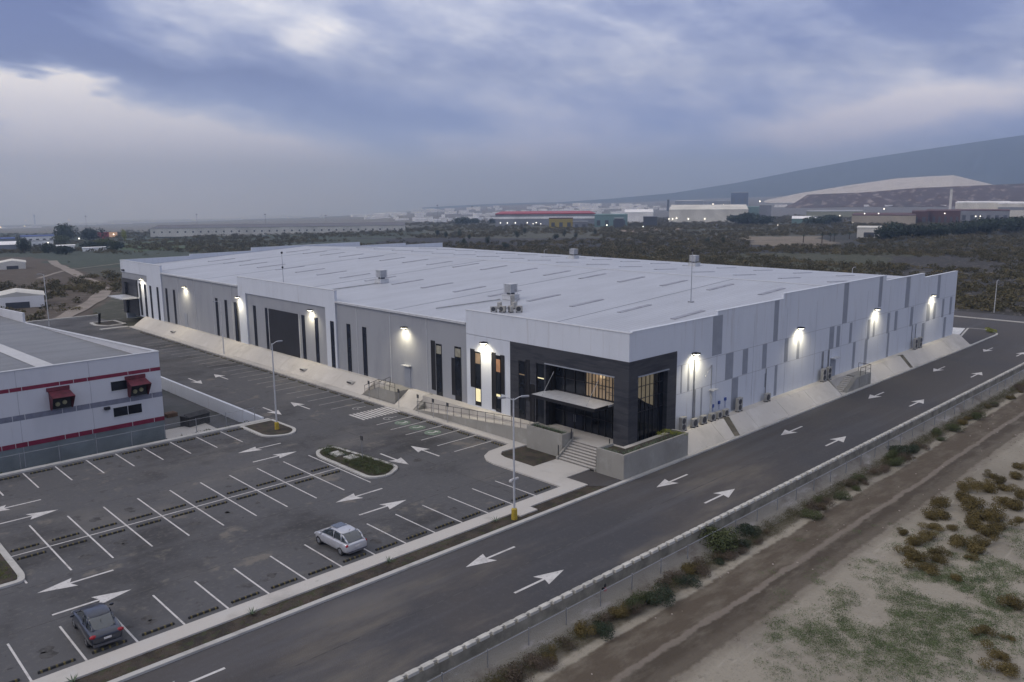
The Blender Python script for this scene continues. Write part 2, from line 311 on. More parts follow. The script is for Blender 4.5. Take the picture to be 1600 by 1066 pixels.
zone([(-400, 405), (60, 402), (190, 440), (190, 500), (-400, 560)], (.085, .068, .052))
zone([(185, 380), (260, 376), (300, 386), (190, 392)], (.06, .10, .045))
zone([(640, 350), (1000, 352), (1000, 375), (640, 400)], (.075, .078, .055))
zone([(560, 372), (760, 372), (1900, 372), (1900, 402), (1200, 398), (690, 410)], (.028, .030, .036))
zone([(940, 398), (1400, 394), (1600, 410), (1600, 430), (1000, 425)], (.055, .060, .034))
zone([(1180, 372), (1330, 368), (1350, 380), (1260, 388), (1170, 382)], (.20, .17, .13))
zone([(1000, 356), (1070, 356), (1060, 362), (1000, 364)], (.30, .24, .20))
zone([(1240, 340), (1900, 345), (1900, 385), (1330, 385), (1260, 360)], (.030, .036, .036))
zone([(1380, 400), (1900, 396), (1900, 500), (1400, 500)], (.040, .038, .036))
zone([(640, 300), (1900, 300), (1900, 345), (640, 348)], (.14, .14, .15))
sand = (Yf < -11) | ((PXv > 600) & (PYv > 560))
TC[(Yf < -11.0) & (Xf > -200) & (Xf < 145), :3] = (.295, .268, .215)
me = bpy.data.meshes.new('ground'); idx = np.arange(nA*nR).reshape(nR, nA)
q = np.stack([idx[:-1], np.roll(idx[:-1], -1, 1), np.roll(idx[1:], -1, 1), idx[1:]], -1).reshape(-1, 4)[:, ::-1]
me.from_pydata(np.stack([Xf, Yf, Zf], 1).tolist(), [], q.tolist()); me.polygons.foreach_set('use_smooth', [True]*len(me.polygons))
ca = me.color_attributes.new('tint', 'FLOAT_COLOR', 'POINT'); ca.data.foreach_set('color', TC.ravel())
me.materials.append(multi_mat('ground_cover', 'tint', [((.05, .045, .035, .35), .05, .5, .68, (1, 1, 1), 3), ((.11, .10, .085, .35), .02, .55, .7, (1, 1, 1), 8), ((.33, .30, .27, .30), .35, .58, .72, (1, 1, 1), 12), ((.12, .10, .08, .45), 2.5, .58, .70, (1, 1, 1), 2), ((.10, .085, .065, .6), 11, .60, .68, (1, 1, 1), 22), ((.42, .39, .33, .4), .8, .55, .7, (.3, 1.5, 1), 44)], rough=.95, bump=1.6, bscale=3))
gm = me.materials[0]; gn = gm.node_tree.nodes; gl = gm.node_tree.links; gp = gn['Principled BSDF']
def gmath(op, a, b=None):
    n = gn.new('ShaderNodeMath'); n.operation = op
    for i, v in enumerate((a, b)):
        if v is None: continue
        if isinstance(v, (int, float)): n.inputs[i].default_value = v
        else: gl.new(v, n.inputs[i])
    return n.outputs[0]
gg = gn.new('ShaderNodeNewGeometry'); gs = gn.new('ShaderNodeSeparateXYZ'); gl.new(gg.outputs['Position'], gs.inputs[0])
def gnoise(sc, st=(1, 1, 1)):
    mp = gn.new('ShaderNodeMapping'); mp.inputs['Scale'].default_value = st; gl.new(gg.outputs['Position'], mp.inputs[0]); t = gn.new('ShaderNodeTexNoise'); t.inputs['Scale'].default_value = sc; t.inputs['Detail'].default_value = 6; t.inputs['Roughness'].default_value = .65; gl.new(mp.outputs[0], t.inputs['Vector']); return gmath('SUBTRACT', t.outputs['Fac'], .5)
wob = gmath('ADD', gmath('MULTIPLY', gnoise(.05), 1.3), gmath('MULTIPLY', gnoise(1.1), .7))
yw = gmath('ADD', gs.outputs[1], gmath('ADD', wob, gmath('MULTIPLY', gs.outputs[0], -.002)))
ron = gn.new('ShaderNodeMapRange'); ron.inputs[1].default_value = 330; ron.inputs[2].default_value = 300; gl.new(gs.outputs[0], ron.inputs[0])
cur = gp.inputs['Base Color'].links[0].from_socket
for y0, w_, sf, col, nz in ((-17.2, 1.2, .3, (.094, .075, .055), .95), (-19.45, .85, .3, (.072, .058, .043), .97), (-20.3, .3, .8, (.15, .128, .10), .5), (-18.4, .12, .2, (.26, .225, .19), .5), (-14.3, .7, .4, (.075, .065, .045), .75)):      # wheel tracks and verge of the dirt road
    mr = gn.new('ShaderNodeMapRange'); mr.interpolation_type = 'SMOOTHSTEP'; gl.new(gmath('ABSOLUTE', gmath('SUBTRACT', yw, y0)), mr.inputs[0]); mr.inputs[1].default_value = w_+sf; mr.inputs[2].default_value = w_; mr.inputs[4].default_value = nz
    patch = gmath('MULTIPLY', mr.outputs[0], gmath('ADD', gmath('MULTIPLY', gnoise(.9, (.35, 1, 1)), 1.6), 1.0))
    mm = gn.new('ShaderNodeMix'); mm.data_type = 'RGBA'; mm.clamp_factor = True; gl.new(gmath('MULTIPLY', patch, ron.outputs[0]), mm.inputs[0]); gl.new(cur, mm.inputs[6]); mm.inputs[7].default_value = (*col, 1); cur = mm.outputs[2]
gl.new(cur, gp.inputs['Base Color'])
ground = bpy.data.objects.new('ground', me); COL.objects.link(ground); struct(ground)

# dirt path on the left: draped ribbon
def ribbon(pts, w, zoff, name, m):
    b = MB(); P = [terr(*p) for p in pts]
    dense = []
    for i in range(len(P)-1):
        for k in range(6): dense.append(P[i].lerp(P[i+1], k/6))
    dense.append(P[-1]); L_ = []; R2 = []
    for i, p in enumerate(dense):
        d = (dense[min(i+1, len(dense)-1)]-dense[max(i-1, 0)]); d.z = 0; d.normalize(); n_ = Vector((-d.y, d.x, 0)); ww = w*(1+.35*noise.noise(p*.08))
        for lst, sgn in ((L_, 1), (R2, -1)):
            qq = p+n_*ww*sgn; lst.append((qq.x, qq.y, float(terrain_z(qq.x, qq.y))+zoff))
    for i in range(len(dense)-1): b.poly([L_[i], R2[i], R2[i+1], L_[i+1]])
    return struct(b.build(name, m))
M_dirt = multi_mat('pale_dirt', (.27, .235, .20), [((.17, .145, .12, .8), .2, .45, .65, (1, 1, 1), 3)], bump=.5)
ribbon([(82, 408), (88, 414), (102, 420), (125, 432), (150, 446), (165, 455), (150, 470), (128, 482), (95, 500), (60, 515)], 1.7, .12, 'path', M_dirt)
ribbon([(930, 375.5), (1000, 376), (1090, 377), (1200, 379), (1300, 381)], 1.2, .35, 'path', M_dirt)
ribbon([(190, 412), (100, 424), (60, 436)], .8, .12, 'path', M_dirt)

# ------------------------------------------------------------------ road, parking lot, kerbs
b = MB(); b.prism([(-90, -12.3), (149, -12.3), (149, 70), (119.2, 70), (119.2, -2.95), (-90, -2.95)], -1.4, 0); road = struct(b.build('road', M_road))
b = MB(); b.prism([(149.6, -60), (158, -60), (158, 120), (149.6, 120)], -1.2, -.05); struct(b.build('road', M_road))
b = MB(); b.prism([(-90, .05), (35.0, .05), (35, 131.5), (23.2, 131.5), (23.2, 35.15), (-90, 35.15)], -1.4, .001); lot = struct(b.build('parking_lot', M_asph))
def flat(name, pts, z, m, parent):
    b = MB(); b.poly([(p[0], p[1], z) for p in pts]); return b.build(name, m, parent)
def rect(x0, x1, y0, y1): return [(x0, y0), (x1, y0), (x1, y1), (x0, y1)]
LW = .055
for i in range(-8, 12): flat('stall_line', rect(2.5*i-LW, 2.5*i+LW, .05, 4.95), .006, M_paint, lot)
for i in range(-2, 10):
    x = -2.46+2.5*(i-0)
    flat('stall_line', rect(x-LW, x+LW, 11.95, 21.9), .006, M_paint, lot)
flat('centre_line', rect(-4.7, 20.2, 16.85, 16.97), .009, M_paint, lot)
for i in range(-4, 7): flat('stall_line', rect(5.15+2.5*i-LW, 5.15+2.5*i+LW, 30.1, 35.0), .006, M_paint, lot)
ys = [25.8-2.5*i for i in range(6)]
for y in ys: flat('stall_line', rect(30.1, 35.0, y-LW, y+LW), .006, M_paint, lot)
for k in range(24):
    y = 34.6+2.5*k
    if y < 108: flat('stall_line', rect(30.1, 34.9, y-LW, y+LW), .006, M_paintw, lot)
b = MB()
for k in range(11):
    x0 = 30.2+k*.455; b.poly([(x0, 28.3, .007), (x0+.27, 28.3, .007), (x0+.27, 31.2, .007), (x0, 31.2, .007)])
b.build('zebra_crossing', M_paint, lot)
M_seam = multi_mat('paving_seam', (.055, .053, .053), [((.10, .097, .094, .9), 1.5, .42, .58, (1, 1, 1), 3)], bump=0)
for y in (-7.62,): flat('paving_seam', rect(-90, 148.5, y-.035, y+.035), .004, M_seam, road)
for y in (5.9, 11.2, 22.8, 28.9): flat('paving_seam', rect(-90, 29.8, y-.03, y+.03), .004, M_seam, lot)
for x in (26.6,): flat('paving_seam', rect(x-.03, x+.03, .2, 130), .0045, M_seam, lot)
M_oil = multi_mat('oil_stain', (.05, .048, .047), [((.085, .083, .082, .95), 2.5, .40, .55, (1, 1, 1), 3)], bump=0)
for i in range(34):
    x0 = random.choice([2.5*random.randrange(-7, 11)+1.25, 2.5*random.randrange(-2, 8)-1.2]); y0 = random.choice([2.4, 14.0, 19.6, 32.4])+random.uniform(-.6, .6); rr0 = random.uniform(.18, .5)
    flat('oil_stain', [(x0+rr0*random.uniform(.6, 1.2)*math.cos(a*.524), y0+rr0*random.uniform(.6, 1.3)*math.sin(a*.524)) for a in range(12)], .0035, M_oil, lot)
def arrow(x, y, ang, parent, L_=4.3, z=.008):
    """straight arrow centred at x, y, head towards ang"""
    pts = [(-L_/2, -.10), (.55*L_/2-.12, -.10), (.5*L_/2-.35, -.72), (L_/2, 0), (.5*L_/2-.35, .72), (.55*L_/2-.12, .10), (-L_/2, .10)]
    pts = [(-L_/2, -.09), (L_*.08, -.09), (L_*.02, -.68), (L_/2, 0), (L_*.02, .68), (L_*.08, .09), (-L_/2, .09)]
    c, s = math.cos(ang), math.sin(ang); b = MB(); P = [(x+u*c-v*s, y+u*s+v*c, z) for u, v in pts]
    b.poly([P[0], P[1], P[5], P[6]]); b.poly([P[1], P[2], P[3]]); b.poly([P[1], P[3], P[5]]); b.poly([P[5], P[3], P[4]])
    return b.build('direction_arrow', M_paint, parent)
for k in range(6):
    arrow(-2.4+20.1*k if k else -2.4, -5.3, math.pi, road); arrow(-2.5+20.05*k, -9.9, 0, road)
arrow(117.3, -5.6, math.pi, road); arrow(116.7, -10.0, 0, road); arrow(132, 6, math.pi/2, road, 4); 
for x, y, a in [(-2.7, 10.1, math.pi), (-2.8, 6.6, 0), (17.75, 10.1, math.pi), (17.65, 6.7, 0), (-2.6, 27.0, math.pi), (-2.2, 23.75, 0), (17.9, 27.1, math.pi), (17.7, 23.7, 0), (24.95, 15.5, -math.pi/2), (28.3, 15.4, math.pi/2), (28.5, 38.5, math.pi/2), (25.15, 38.6, -math.pi/2), (28.7, 59.4, math.pi/2), (25.3, 59.4, -math.pi/2)]: arrow(x, y, a, lot)
def disc(x, y, r, z, m, n=20): return [(x+r*math.cos(2*math.pi*i/n), y+r*math.sin(2*math.pi*i/n)) for i in range(n)]
for k in (1, 2, 3):      # green eco-vehicle bays with a white plug mark
    y = ys[0]-2.5*k+1.25; x = 32.5
    e = flat('green_bay_mark', disc(x, y, .85, 0, None), .007, M_green, lot)
    b = MB(); b.poly([(x-.45, y+.2, .011), (x-.1, y-.18, .011), (x+.0, y-.05, .011), (x-.35, y+.32, .011)]); b.poly([(x-.08, y-.18, .0112), (x+.5, y-.12, .0112), (x+.5, y+.05, .0112), (x-.02, y+.02, .0112)]); b.poly([(x+.4, y-.3, .0114), (x+.55, y-.3, .0114), (x+.55, y+.25, .0114), (x+.4, y+.25, .0114)])
    b.build('bay_symbol', M_paint, e)
for y in (27.0, 32.9):   # wheelchair bays: seated figure mark
    x = 32.5; b = MB(); n = 14
    for i in range(n-3):
        a0 = 2*math.pi*i/n-.3; a1 = 2*math.pi*(i+1)/n-.3
        b.poly([(x-.1+.55*math.cos(a0), y+.55*math.sin(a0), .008), (x-.1+.55*math.cos(a1), y+.55*math.sin(a1), .008), (x-.1+.42*math.cos(a1), y+.42*math.sin(a1), .008), (x-.1+.42*math.cos(a0), y+.42*math.sin(a0), .008)])
    b.poly([(x-.1, y-.05, .009), (x+.75, y-.05, .009), (x+.75, y+.08, .009), (x-.1, y+.08, .009)]); b.poly([(x+.8, y-.1, .009), (x+1.0, y-.1, .009), (x+1.0, y+.12, .009), (x+.8, y+.12, .009)]); b.poly([(x-.1, y, .010), (x, y, .010), (x-.25, y-.55, .010), (x-.38, y-.5, .010)])
    b.build('wheelchair_symbol', M_paintw, lot)

def kerbed(pts, w, top_m, h=.13, name='kerb_island', fill_z=.10):
    b = MB(); b.prism(pts, .002, h); o = struct(b.build(name, M_kerb)); ins = inset(pts, w); flat('planting_bed', ins, h+.006, top_m, o); return o
# sidewalk and verge between lot and road
b = MB(); b.prism([(-90, -1.2), (32.0, -1.2), (32.0, 1.15), (34.95, 1.15), (34.95, 5.0), (32.05, 5.0), (32.05, 8.6), (32.3, 9.4), (33, 10.0), (35.75, 9.8), (36.05, 9.7), (36.05, 112), (35.0, 112), (35.0, 11.2), (32.2, 10.9), (31.0, 10.2), (30.35, 9.2), (30.15, 8.0), (30.15, .05), (-90, .05)], .0015, .13)
struct(b.build('sidewalk', M_conc))
b = MB(); b.prism([(23.6, -2.0), (25.4, -2.0), (25.4, -1.2), (23.6, -1.2)], .012, .128); struct(b.build('sidewalk', M_conc))
b = MB(); b.prism([(-90, -2.6), (33.2, -2.6), (31.8, -1.2), (-90, -1.2)], -.1, .03); struct(b.build('verge', M_soil))
b = MB(); b.prism([(33.2, -2.6), (34.85, -2.6), (34.85, 1.15), (32.0, 1.15), (32.0, -1.2), (31.8, -1.2)], -.1, .06); struct(b.build('pavement', M_road))
b = MB(); b.box(-90, 119.3, -2.95, -2.6, -.2, .13); struct(b.build('kerb', M_kerb))
b = MB(); b.prism([(32.08, 5.02), (35.55, 5.02), (35.75, 9.75), (33.0, 9.95), (32.35, 9.35), (32.1, 8.6)], -.05, .05); struct(b.build('lawn', M_soil))
b = MB(); b.box(-90, 23.2, 35.15, 35.75, -1.4, .16); struct(b.build('kerb', M_kerb))
isl = rounded([(20.3, 21.0), (20.3, 12.6), (21.9, 11.9), (23.9, 13.2), (23.9, 14.8), (23.0, 22.5), (21.2, 22.6)], [1.2, 1.0, 1.0, 1.0, 1, .9, 1.0]); kerbed(isl, .35, M_soil)
kerbed(rounded([(19.7, 35.1), (19.7, 29.7), (22.1, 28.6), (23.5, 30.0), (23.4, 35.1)], [0, 1.3, 1.2, 1.0, 0]), .35, M_soil)
kerbed(rounded([(-8.5, 21.5), (-8.5, 12.2), (-5.0, 12.2), (-4.75, 13.2), (-4.75, 21.5)], [1, 1.2, 1.4, .6, 1.2]), .4, M_soil)
kerbed(rounded([(31.3, 122.5), (31.0, 118), (32.6, 115.6), (36.0, 116.2), (36.0, 122.5)], [.8, 1.2, 1, 0, 0]), .6, M_soil)
b = MB(); b.box(23.0, 36.2, 131.5, 132.1, -.3, .25); struct(b.build('kerb', M_kerb))
b = MB(); b.box(30.3, 35.0, 112.0, 113.0, .0015, .12); struct(b.build('kerb', M_kerb))
b = MB(); b.box(149.0, 149.6, -60, 120, -1.2, .14); struct(b.build('kerb', M_kerb))
b = MB(); b.prism([(118.9, -.1), (135.4, 3.2), (134.6, 5.8), (118.9, 12)], -.5, .10); struct(b.build('pavement', mat('pale_pavement', (.62, .62, .62), .7)))
kerbed(rounded([(119.4, -2.9), (133.2, -2.7), (136.6, .2), (135.8, 3.0), (119.4, -.2)], [0, 1.5, 2.0, .5, 0]), .3, M_road)

# ------------------------------------------------------------------ concrete slope around the warehouse (z 0.1 -> 1.5)
PZ = 1.5
b = MB()
def slope_x(y0, y1, x0=36.06, x1=38.1):      # left side, rising in +x, flat ledge to the wall
    for a, c in [(y0+k*(y1-y0)/max(1, round((y1-y0)/7)), y0+(k+1)*(y1-y0)/max(1, round((y1-y0)/7))-.03) for k in range(max(1, round((y1-y0)/7)))]:
        b.extr([(x0, a, .10), (x0, a, -.3), (38.9, a, -.3), (38.9, a, PZ), (x1, a, PZ)], (0, c-a, 0))
slope_x(37.5, 112.5); slope_x(27.6, 31.0)
struct(b.build('concrete_slope', M_berm))
b = MB(); b.extr([(37.4, 9.5, 1.5), (37.4, 9.5, -.2), (38.9, 9.5, -.2), (38.9, 9.5, 1.5)], (0, 18.0, 0)); struct(b.build('concrete_slope', M_berm))
b = MB()
def slope_y(x0, x1, y0=-2.58, y1=-.95):
    n = max(1, round((x1-x0)/6.8))
    for k in range(n):
        a = x0+k*(x1-x0)/n; c = x0+(k+1)*(x1-x0)/n-.03
        b.extr([(a, y0, .11), (a, y1, PZ), (a, .3, PZ), (a, .3, -.3), (a, y0, -.3)], (c-a, 0, 0))
slope_y(44.05, 75.0); slope_y(83.1, 119.2)
b.extr([(119.2, -2.58, .11), (119.2, -.95, PZ), (119.2, .3, PZ), (119.2, .3, 0.11)], (.01, 0, 0))
b.poly([(119.22, -2.58, .11), (121.5, .3, .11), (119.22, .3, PZ), (119.22, -.95, PZ)])
struct(b.build('concrete_slope', M_berm))
b = MB(); b.box(75.0, 83.1, -.95, .3, -.3, PZ); struct(b.build('concrete_slope', M_berm))

# ------------------------------------------------------------------ warehouse
wh = thing('warehouse', 'long white and grey industrial warehouse with low metal roof and black stone corner entrance', 'warehouse', (38.5, 0, 0))
WO = Vector((38.5, 0, 0))
class WB(MB):
    def build(s, name, mats, parent=None, **k):
        s.v = [(x-WO.x, y-WO.y, z-WO.z) for x, y, z in s.v]; return super().build(name, mats, parent or wh, **k)
XL, YR = 38.5, -.1
# left facade, pieces: white blocks proud, grey walls set back 0.2 m
w = WB()
w.box(XL, 38.85, 14.6, 21.2, PZ-.3, 9.0); w.box(XL, 38.85, YR, 21.2, 9.05, 11.5)          # entrance block (above dark portal)
w.build('white_wall', M_white); w = WB(); w.box(XL, 38.85, 46.6, 49.0, PZ-.3, 9.2); w.box(XL, 38.85, 71.4, 73.8, PZ-.3, 9.2); w.box(XL, 38.85, 46.6, 73.8, 9.2, 11.5)   # middle block frame
w.build('white_wall', M_white); w = WB(); w.box(XL, 38.85, 104.1, 110.9, PZ-.3, 9.2); w.box(XL, 38.85, 104.1, 124.35, 9.2, 11.4)       # end block
w.build('white_wall', M_white)
for a_, c_, e_ in ((YR-.05, 21.25, 11.5), (46.55, 73.85, 11.5), (104.05, 124.4, 11.4)): w = WB(); w.box(XL-.05, 38.95, a_, c_, e_, e_+.06); w.build('coping', M_lmetal)
for q_ in ((38.7, 39.0, 21.2, 46.6, PZ-.3, 10.05), (38.7, 39.0, 73.8, 104.1, PZ-.3, 10.05), (38.7, 39.0, 49.0, 71.4, PZ-.3, 9.2), (38.65, 38.95, 110.9, 124.35, 8.0, 9.2)): w = WB(); w.box(*q_); w.build('grey_wall', M_grey)
# right facade with stepped parapet
w = WB()
steps = [(38.85, 52.1, 11.6), (52.1, 64.9, 12.0), (64.9, 91.8, 12.55), (91.8, 105.2, 11.85), (105.2, 118.6, 11.25)]
w.box(45.5, 52.1, YR, YR+.3, PZ-.3, 9.05)
for x0, x1, z in steps:
    w.box(x0, x1, YR, YR+.3, 9.05 if x0 < 52 else PZ-.3, z); w.box(x0 if x0 > 39 else 38.85, x1, YR-.04, YR+.38, z, z+.06)
w.build('white_wall', M_white)
# panel joints of the right facade
M_joint = mat('joint_grey', (.36, .37, .40), .8)  # plain darker grey of the panel joints
for k in range(2, 12): x = 38.5+6.85*k; w = WB(); w.box(x-.02, x+.02, YR-.006, YR+.01, PZ, 11); w.build('panel_joint', M_joint)
w = WB(); w.box(45.6, 118.6, YR-.005, YR+.01, 7.60, 7.64); w.build('panel_joint', M_joint); w = WB(); w.box(45.6, 118.6, YR-.0055, YR+.01, 4.92, 4.96); w.build('panel_joint', M_joint)
for y0 in (28.15, 35.1, 42.05, 76.5, 83.4, 90.2, 97.1):
    w = WB(); w.box(38.665, 38.72, y0-.035, y0+.035, PZ, 10.0); w.build('panel_joint', M_lmetal)
# grey painted vertical patches of the right facade: x0, x1, z0, z1
for x0, x1, z0, z1 in [(51.3, 53.0, 7.75, 11.6), (63.0, 63.95, 7.6, 12.0), (79.5, 80.75, 7.66, 12.5), (89.7, 90.7, 8.6, 12.5), (98.6, 100, 7.6, 11.8), (110.5, 111.6, 7.8, 11.2), (53.8, 55.2, 4.97, 7.6), (57, 58, 5, 7.6), (60.9, 61.8, 5, 7.6), (65.6, 66.4, 5, 7.6), (68.4, 69.0, 4.96, 7.3), (76.3, 77.5, 4.92, 7.6), (78.2, 79.1, 4.92, 7.5), (81.7, 82.4, 5, 7.5), (86.9, 87.65, 4.74, 7.3), (88.65, 89.2, 4.86, 7.1), (93, 93.8, 4.8, 7.5), (95.5, 96.4, 4.83, 7.5), (100.9, 101.9, 4.8, 7.5), (107, 108.3, 4.8, 7.3), (109.6, 110.6, 4.84, 7.2), (113.1, 113.9, 4.74, 7.5), (116.3, 117.2, 4.78, 7.5),
        (55.1, 56.3, 1.6, 4.9), (61.6, 62.0, 2.9, 4.4), (63.7, 64.25, 1.6, 4.95), (74.6, 75.2, 2.6, 4.9), (76.15, 76.6, 2.5, 4.9), (83, 83.7, 1.6, 4.9), (86.5, 87.3, 1.5, 4.85), (93.5, 94.1, 1.52, 4.8), (105.6, 106.6, 2.0, 4.7), (114.3, 115.3, 1.5, 4.6), (46.2, 46.4, 5, 7.6), (47.3, 47.6, 5, 7.6), (49.6, 49.85, 1.5, 4.9)]:
    w = WB(); w.box(x0, x1, YR-.012, YR+.005, z0, z1); w.build('grey_patch', M_grey2)
# far walls
w = WB(); w.box(118.3, 118.6, YR+.3, 124.35, 0, 9.95)
for x0, x1, z in [(38.85, 52.1, 11.4), (52.1, 65.6, 11.75), (65.6, 93.2, 12.4), (93.2, 106.7, 11.55), (106.7, 118.6, 11.1)]: w.box(x0, x1, 124.05, 124.35, 0, z); w.box(x0, x1, 124.0, 124.4, z, z+.05)
w.build('white_wall', M_white)
# roof: two slopes meeting at x = 78.5
w = WB()
w.poly([(38.9, .2, 10.0), (78.5, .2, 12.18), (78.5, 124.05, 12.18), (38.9, 124.05, 10.0)]); w.poly([(78.5, .2, 12.18), (118.45, .2, 9.98), (118.45, 124.05, 9.98), (78.5, 124.05, 12.18)])
rf = w.build('roof', M_roof)
def rz(x): return 10.0+(x-38.9)*.05505 if x < 78.5 else 12.18-(x-78.5)*.05507
w = WB(); w.extr([(78.2, .2, 12.19), (78.5, .2, 12.23), (78.8, .2, 12.19)], (0, 123.8, 0)); w.build('ridge_cap', M_lmetal, rf)
w = WB()
w.box(38.42, 38.9, 21.25, 46.55, 9.98, 10.2); w.build('gutter', M_lmetal, rf); w = WB(); w.box(38.42, 38.9, 73.85, 104.05, 9.98, 10.2); w.build('gutter', M_lmetal, rf)
M_skyl = mat('skylight_polycarbonate', (.27, .28, .32), .5, var=.15, scale=1)
first = None
for ci, x0 in enumerate((52.0, 69.0, 86.4, 104.0)):
    for k in range(17):
        y = 5.0+6.87*k
        if first is None:
            v = MB(); s_ = .05505
            v.extr([(0, -.34, 0), (0, -.26, .07), (0, .26, .07), (0, .34, 0)], (5.4, 0, 0)); first = v.build('skylight', M_skyl, rf)
            proto = first
        o = proto if (ci == 0 and k == 0) else proto.copy()
        if o is not proto: COL.objects.link(o); o.parent = rf
        o.location = (x0-WO.x, y-WO.y, rz(x0)+.005); o.rotation_euler = (0, -math.atan(.055)*(1 if x0 < 78 else -1), 0)
for (xa, ya, xb, yb) in [(44.2, 56.6, 51.2, 55.6), (42.6, 31.3, 50.8, 29.2), (47.0, 24.0, 52.5, 27.6)]:
    w = WB(); w.tube((xa, ya, rz(xa)+.12), (xb, yb, rz(xb)+.12), .07, n=6); w.build('roof_conduit', M_steel, rf)
for y in (14.0, 35.4, 62.1, 88.2, 108.8):
    w = WB(); w.box(39.0, 117.9, y-.05, y+.05, 0, 0); w.v = []; w.f = []; w.mi = []
    w.extr([(39.2, y, rz(39.2)+.004), (78.2, y, rz(78.2)+.004), (78.2, y, rz(78.2)+.03), (39.2, y, rz(39.2)+.03)], (0, .10, 0)); w.build('roof_seam', M_grey2, rf)
# dark entrance portal (left face y 0..14.6, right face x 38.5..45.5)
w = WB()
XD = XL-.03; YD = YR-.03
w.box(XD, 38.9, 11.0, 14.58, PZ-.2, 9.04); w.box(XD, 38.9, 9.72, 11.0, 7.4, 9.04); w.box(XD, 38.9, 9.72, 9.95, PZ-.2, 7.4)
w.box(XD, 38.9, 1.5, 9.72, 7.55, 9.04); w.box(XD, 39.8, YD, 1.5, PZ-.4, 9.04)
w.box(39.8, 44.1, YD, .4, 7.6, 9.04); w.box(44.1, 45.5, YD, .4, PZ-.2, 9.04); w.box(39.8, 44.1, YD, .4, PZ-.2, 1.42)
w.build('dark_portal', M_dark)
w = WB(); w.box(XD-.08, XD, 1.4, 9.85, 7.47, 7.57); w.box(39.7, 44.25, YD-.08, YD, 7.52, 7.62); w.build('portal_trim', M_grey2)
# recessed lobby glazing, left opening
w = WB(); w.box(39.6, 39.7, 1.5, 9.72, PZ-.2, 7.55); gl = w.build('lobby_glazing', M_glass)
w = WB(); w.box(39.0, 39.62, 9.5, 9.72, PZ, 7.55); w.box(38.9, 39.6, 9.72, 9.9, PZ, 7.5); w.build('portal_reveal', M_frame)
w = WB(); w.box(39.585, 39.598, 1.75, 5.6, 5.0, 7.4); w.build('lit_or_reflecting_pane', M_dimwin, gl)
w = WB()
for y in (1.7, 2.5, 3.3, 4.1, 4.9, 5.7, 7.0, 8.3, 9.5): w.box(39.5, 39.58, y-.04, y+.04, PZ, 7.5)
for z in (3.0, 4.9, 6.2): w.box(39.5, 39.577, 1.5, 9.7, z-.035, z+.035)
for y in (2.1, 2.9, 3.7, 4.5, 5.3): w.box(39.52, 39.575, y-.025, y+.025, 5.0, 7.4)
for y, z in ((2.1, 6.6), (2.9, 5.7), (3.3, 6.8), (3.7, 5.9), (4.5, 6.4), (2.5, 5.5), (1.9, 5.6)): w.box(39.525, 39.574, y-.4, y+.4, z-.022, z+.022)
w.build('mullion', M_frame, gl)
w = WB(); w.box(38.52, 39.6, 1.5, 9.7, PZ-.3, PZ); w.build('entrance_step', M_conc)
w = WB(); w.box(39.54, 39.575, 6.0, 6.9, PZ+.02, 3.0); w.box(39.545, 39.576, 7.0, 7.9, PZ+.02, 3.0); dr = w.build('glass_door', M_glass2)
w = WB(); w.tube((39.5, 6.85, 2.2), (39.5, 6.85, 2.9), .025); w.tube((39.5, 7.05, 2.2), (39.5, 7.05, 2.9), .025); w.v = w.v; w.build('handle', M_steel, dr)
# right opening
w = WB(); w.box(39.8, 44.1, .32, .42, 1.42, 7.6); gr = w.build('corner_glazing', M_glass)
w = WB(); w.extr([(40.3, .318, 5.6), (40.3, .318, 7.45), (42.7, .318, 7.45), (42.7, .318, 4.4), (41.5, .318, 4.9)], (0, -.012, 0)); w.build('lit_or_reflecting_pane', mat('dimmer_room_window', (.08, .07, .05), .2, emit=(.15, .125, .085), es=.6, var=.3, scale=1.1), gr)
w = WB()
for x in (40.2, 40.8, 41.4, 42.0, 42.6, 43.4): w.box(x-.03, x+.03, .25, .303, 1.5, 7.55)
for z in (4.2, 5.4, 6.5): w.box(39.85, 44.05, .25, .30, z-.03, z+.03)
w.build('mullion', M_frame, gr)
# entrance canopy
w = WB(); w.box(36.6, 39.5, 2.1, 9.9, 4.68, 4.86); cn = w.build('entrance_canopy', M_lmetal)
w = WB(); w.box(36.55, 36.6, 2.05, 9.95, 4.6, 4.9); w.box(36.6, 38.4, 2.05, 2.1, 4.6, 4.9); w.build('fascia', M_frame, cn)
w = WB(); w.tube((36.9, 3.3, 4.86), (38.5, 3.3, 6.9), .02); w.tube((36.9, 8.7, 4.86), (38.5, 8.7, 6.9), .02); w.build('tie_rod', M_steel, cn)
# windows: vertical slots. y0, y1, z0, z1, material, proud-of-wall x
def slot(y0, y1, z0, z1, m=M_glass2, x=None, lit=()):
    x = (38.7 if (21.2 < y0 < 46.6 or 49 < y0 < 71.4 or 73.8 < y0 < 104.1) else XL) if x is None else x
    w = WB(); w.box(x-.02, x+.02, y0, y1, z0, z1); o = w.build('window', m)
    w = WB()
    for a, c, e, g in ((y0-.05, y1+.05, z1, z1+.05), (y0-.05, y0, z0, z1), (y1, y1+.05, z0, z1)): w.box(x-.05, x+.01, a, c, e, g)
    w.build('frame', M_frame, o)
    for za, zb, mm in lit:
        w = WB(); w.box(x-.03, x-.021, y0+.03, y1-.03, za, zb); w.build('lit_or_reflecting_pane', mm, o)
for y in (47.45, 75.0): slot(y-.36, y+.36, 1.52, 7.5, x=XL)
for y in (43.95, 40.45, 51.65, 55.05, 65.4, 69.1, 78.65, 82.0, 99.0, 102.4): slot(y-.36, y+.36, 1.52, 7.5)
for y in (106.0, 109.4): slot(y-.36, y+.36, 1.5, 7.45, x=XL)
for y in (112.6, 115.1): slot(y-.36, y+.36, 1.5, 7.45, x=38.65)
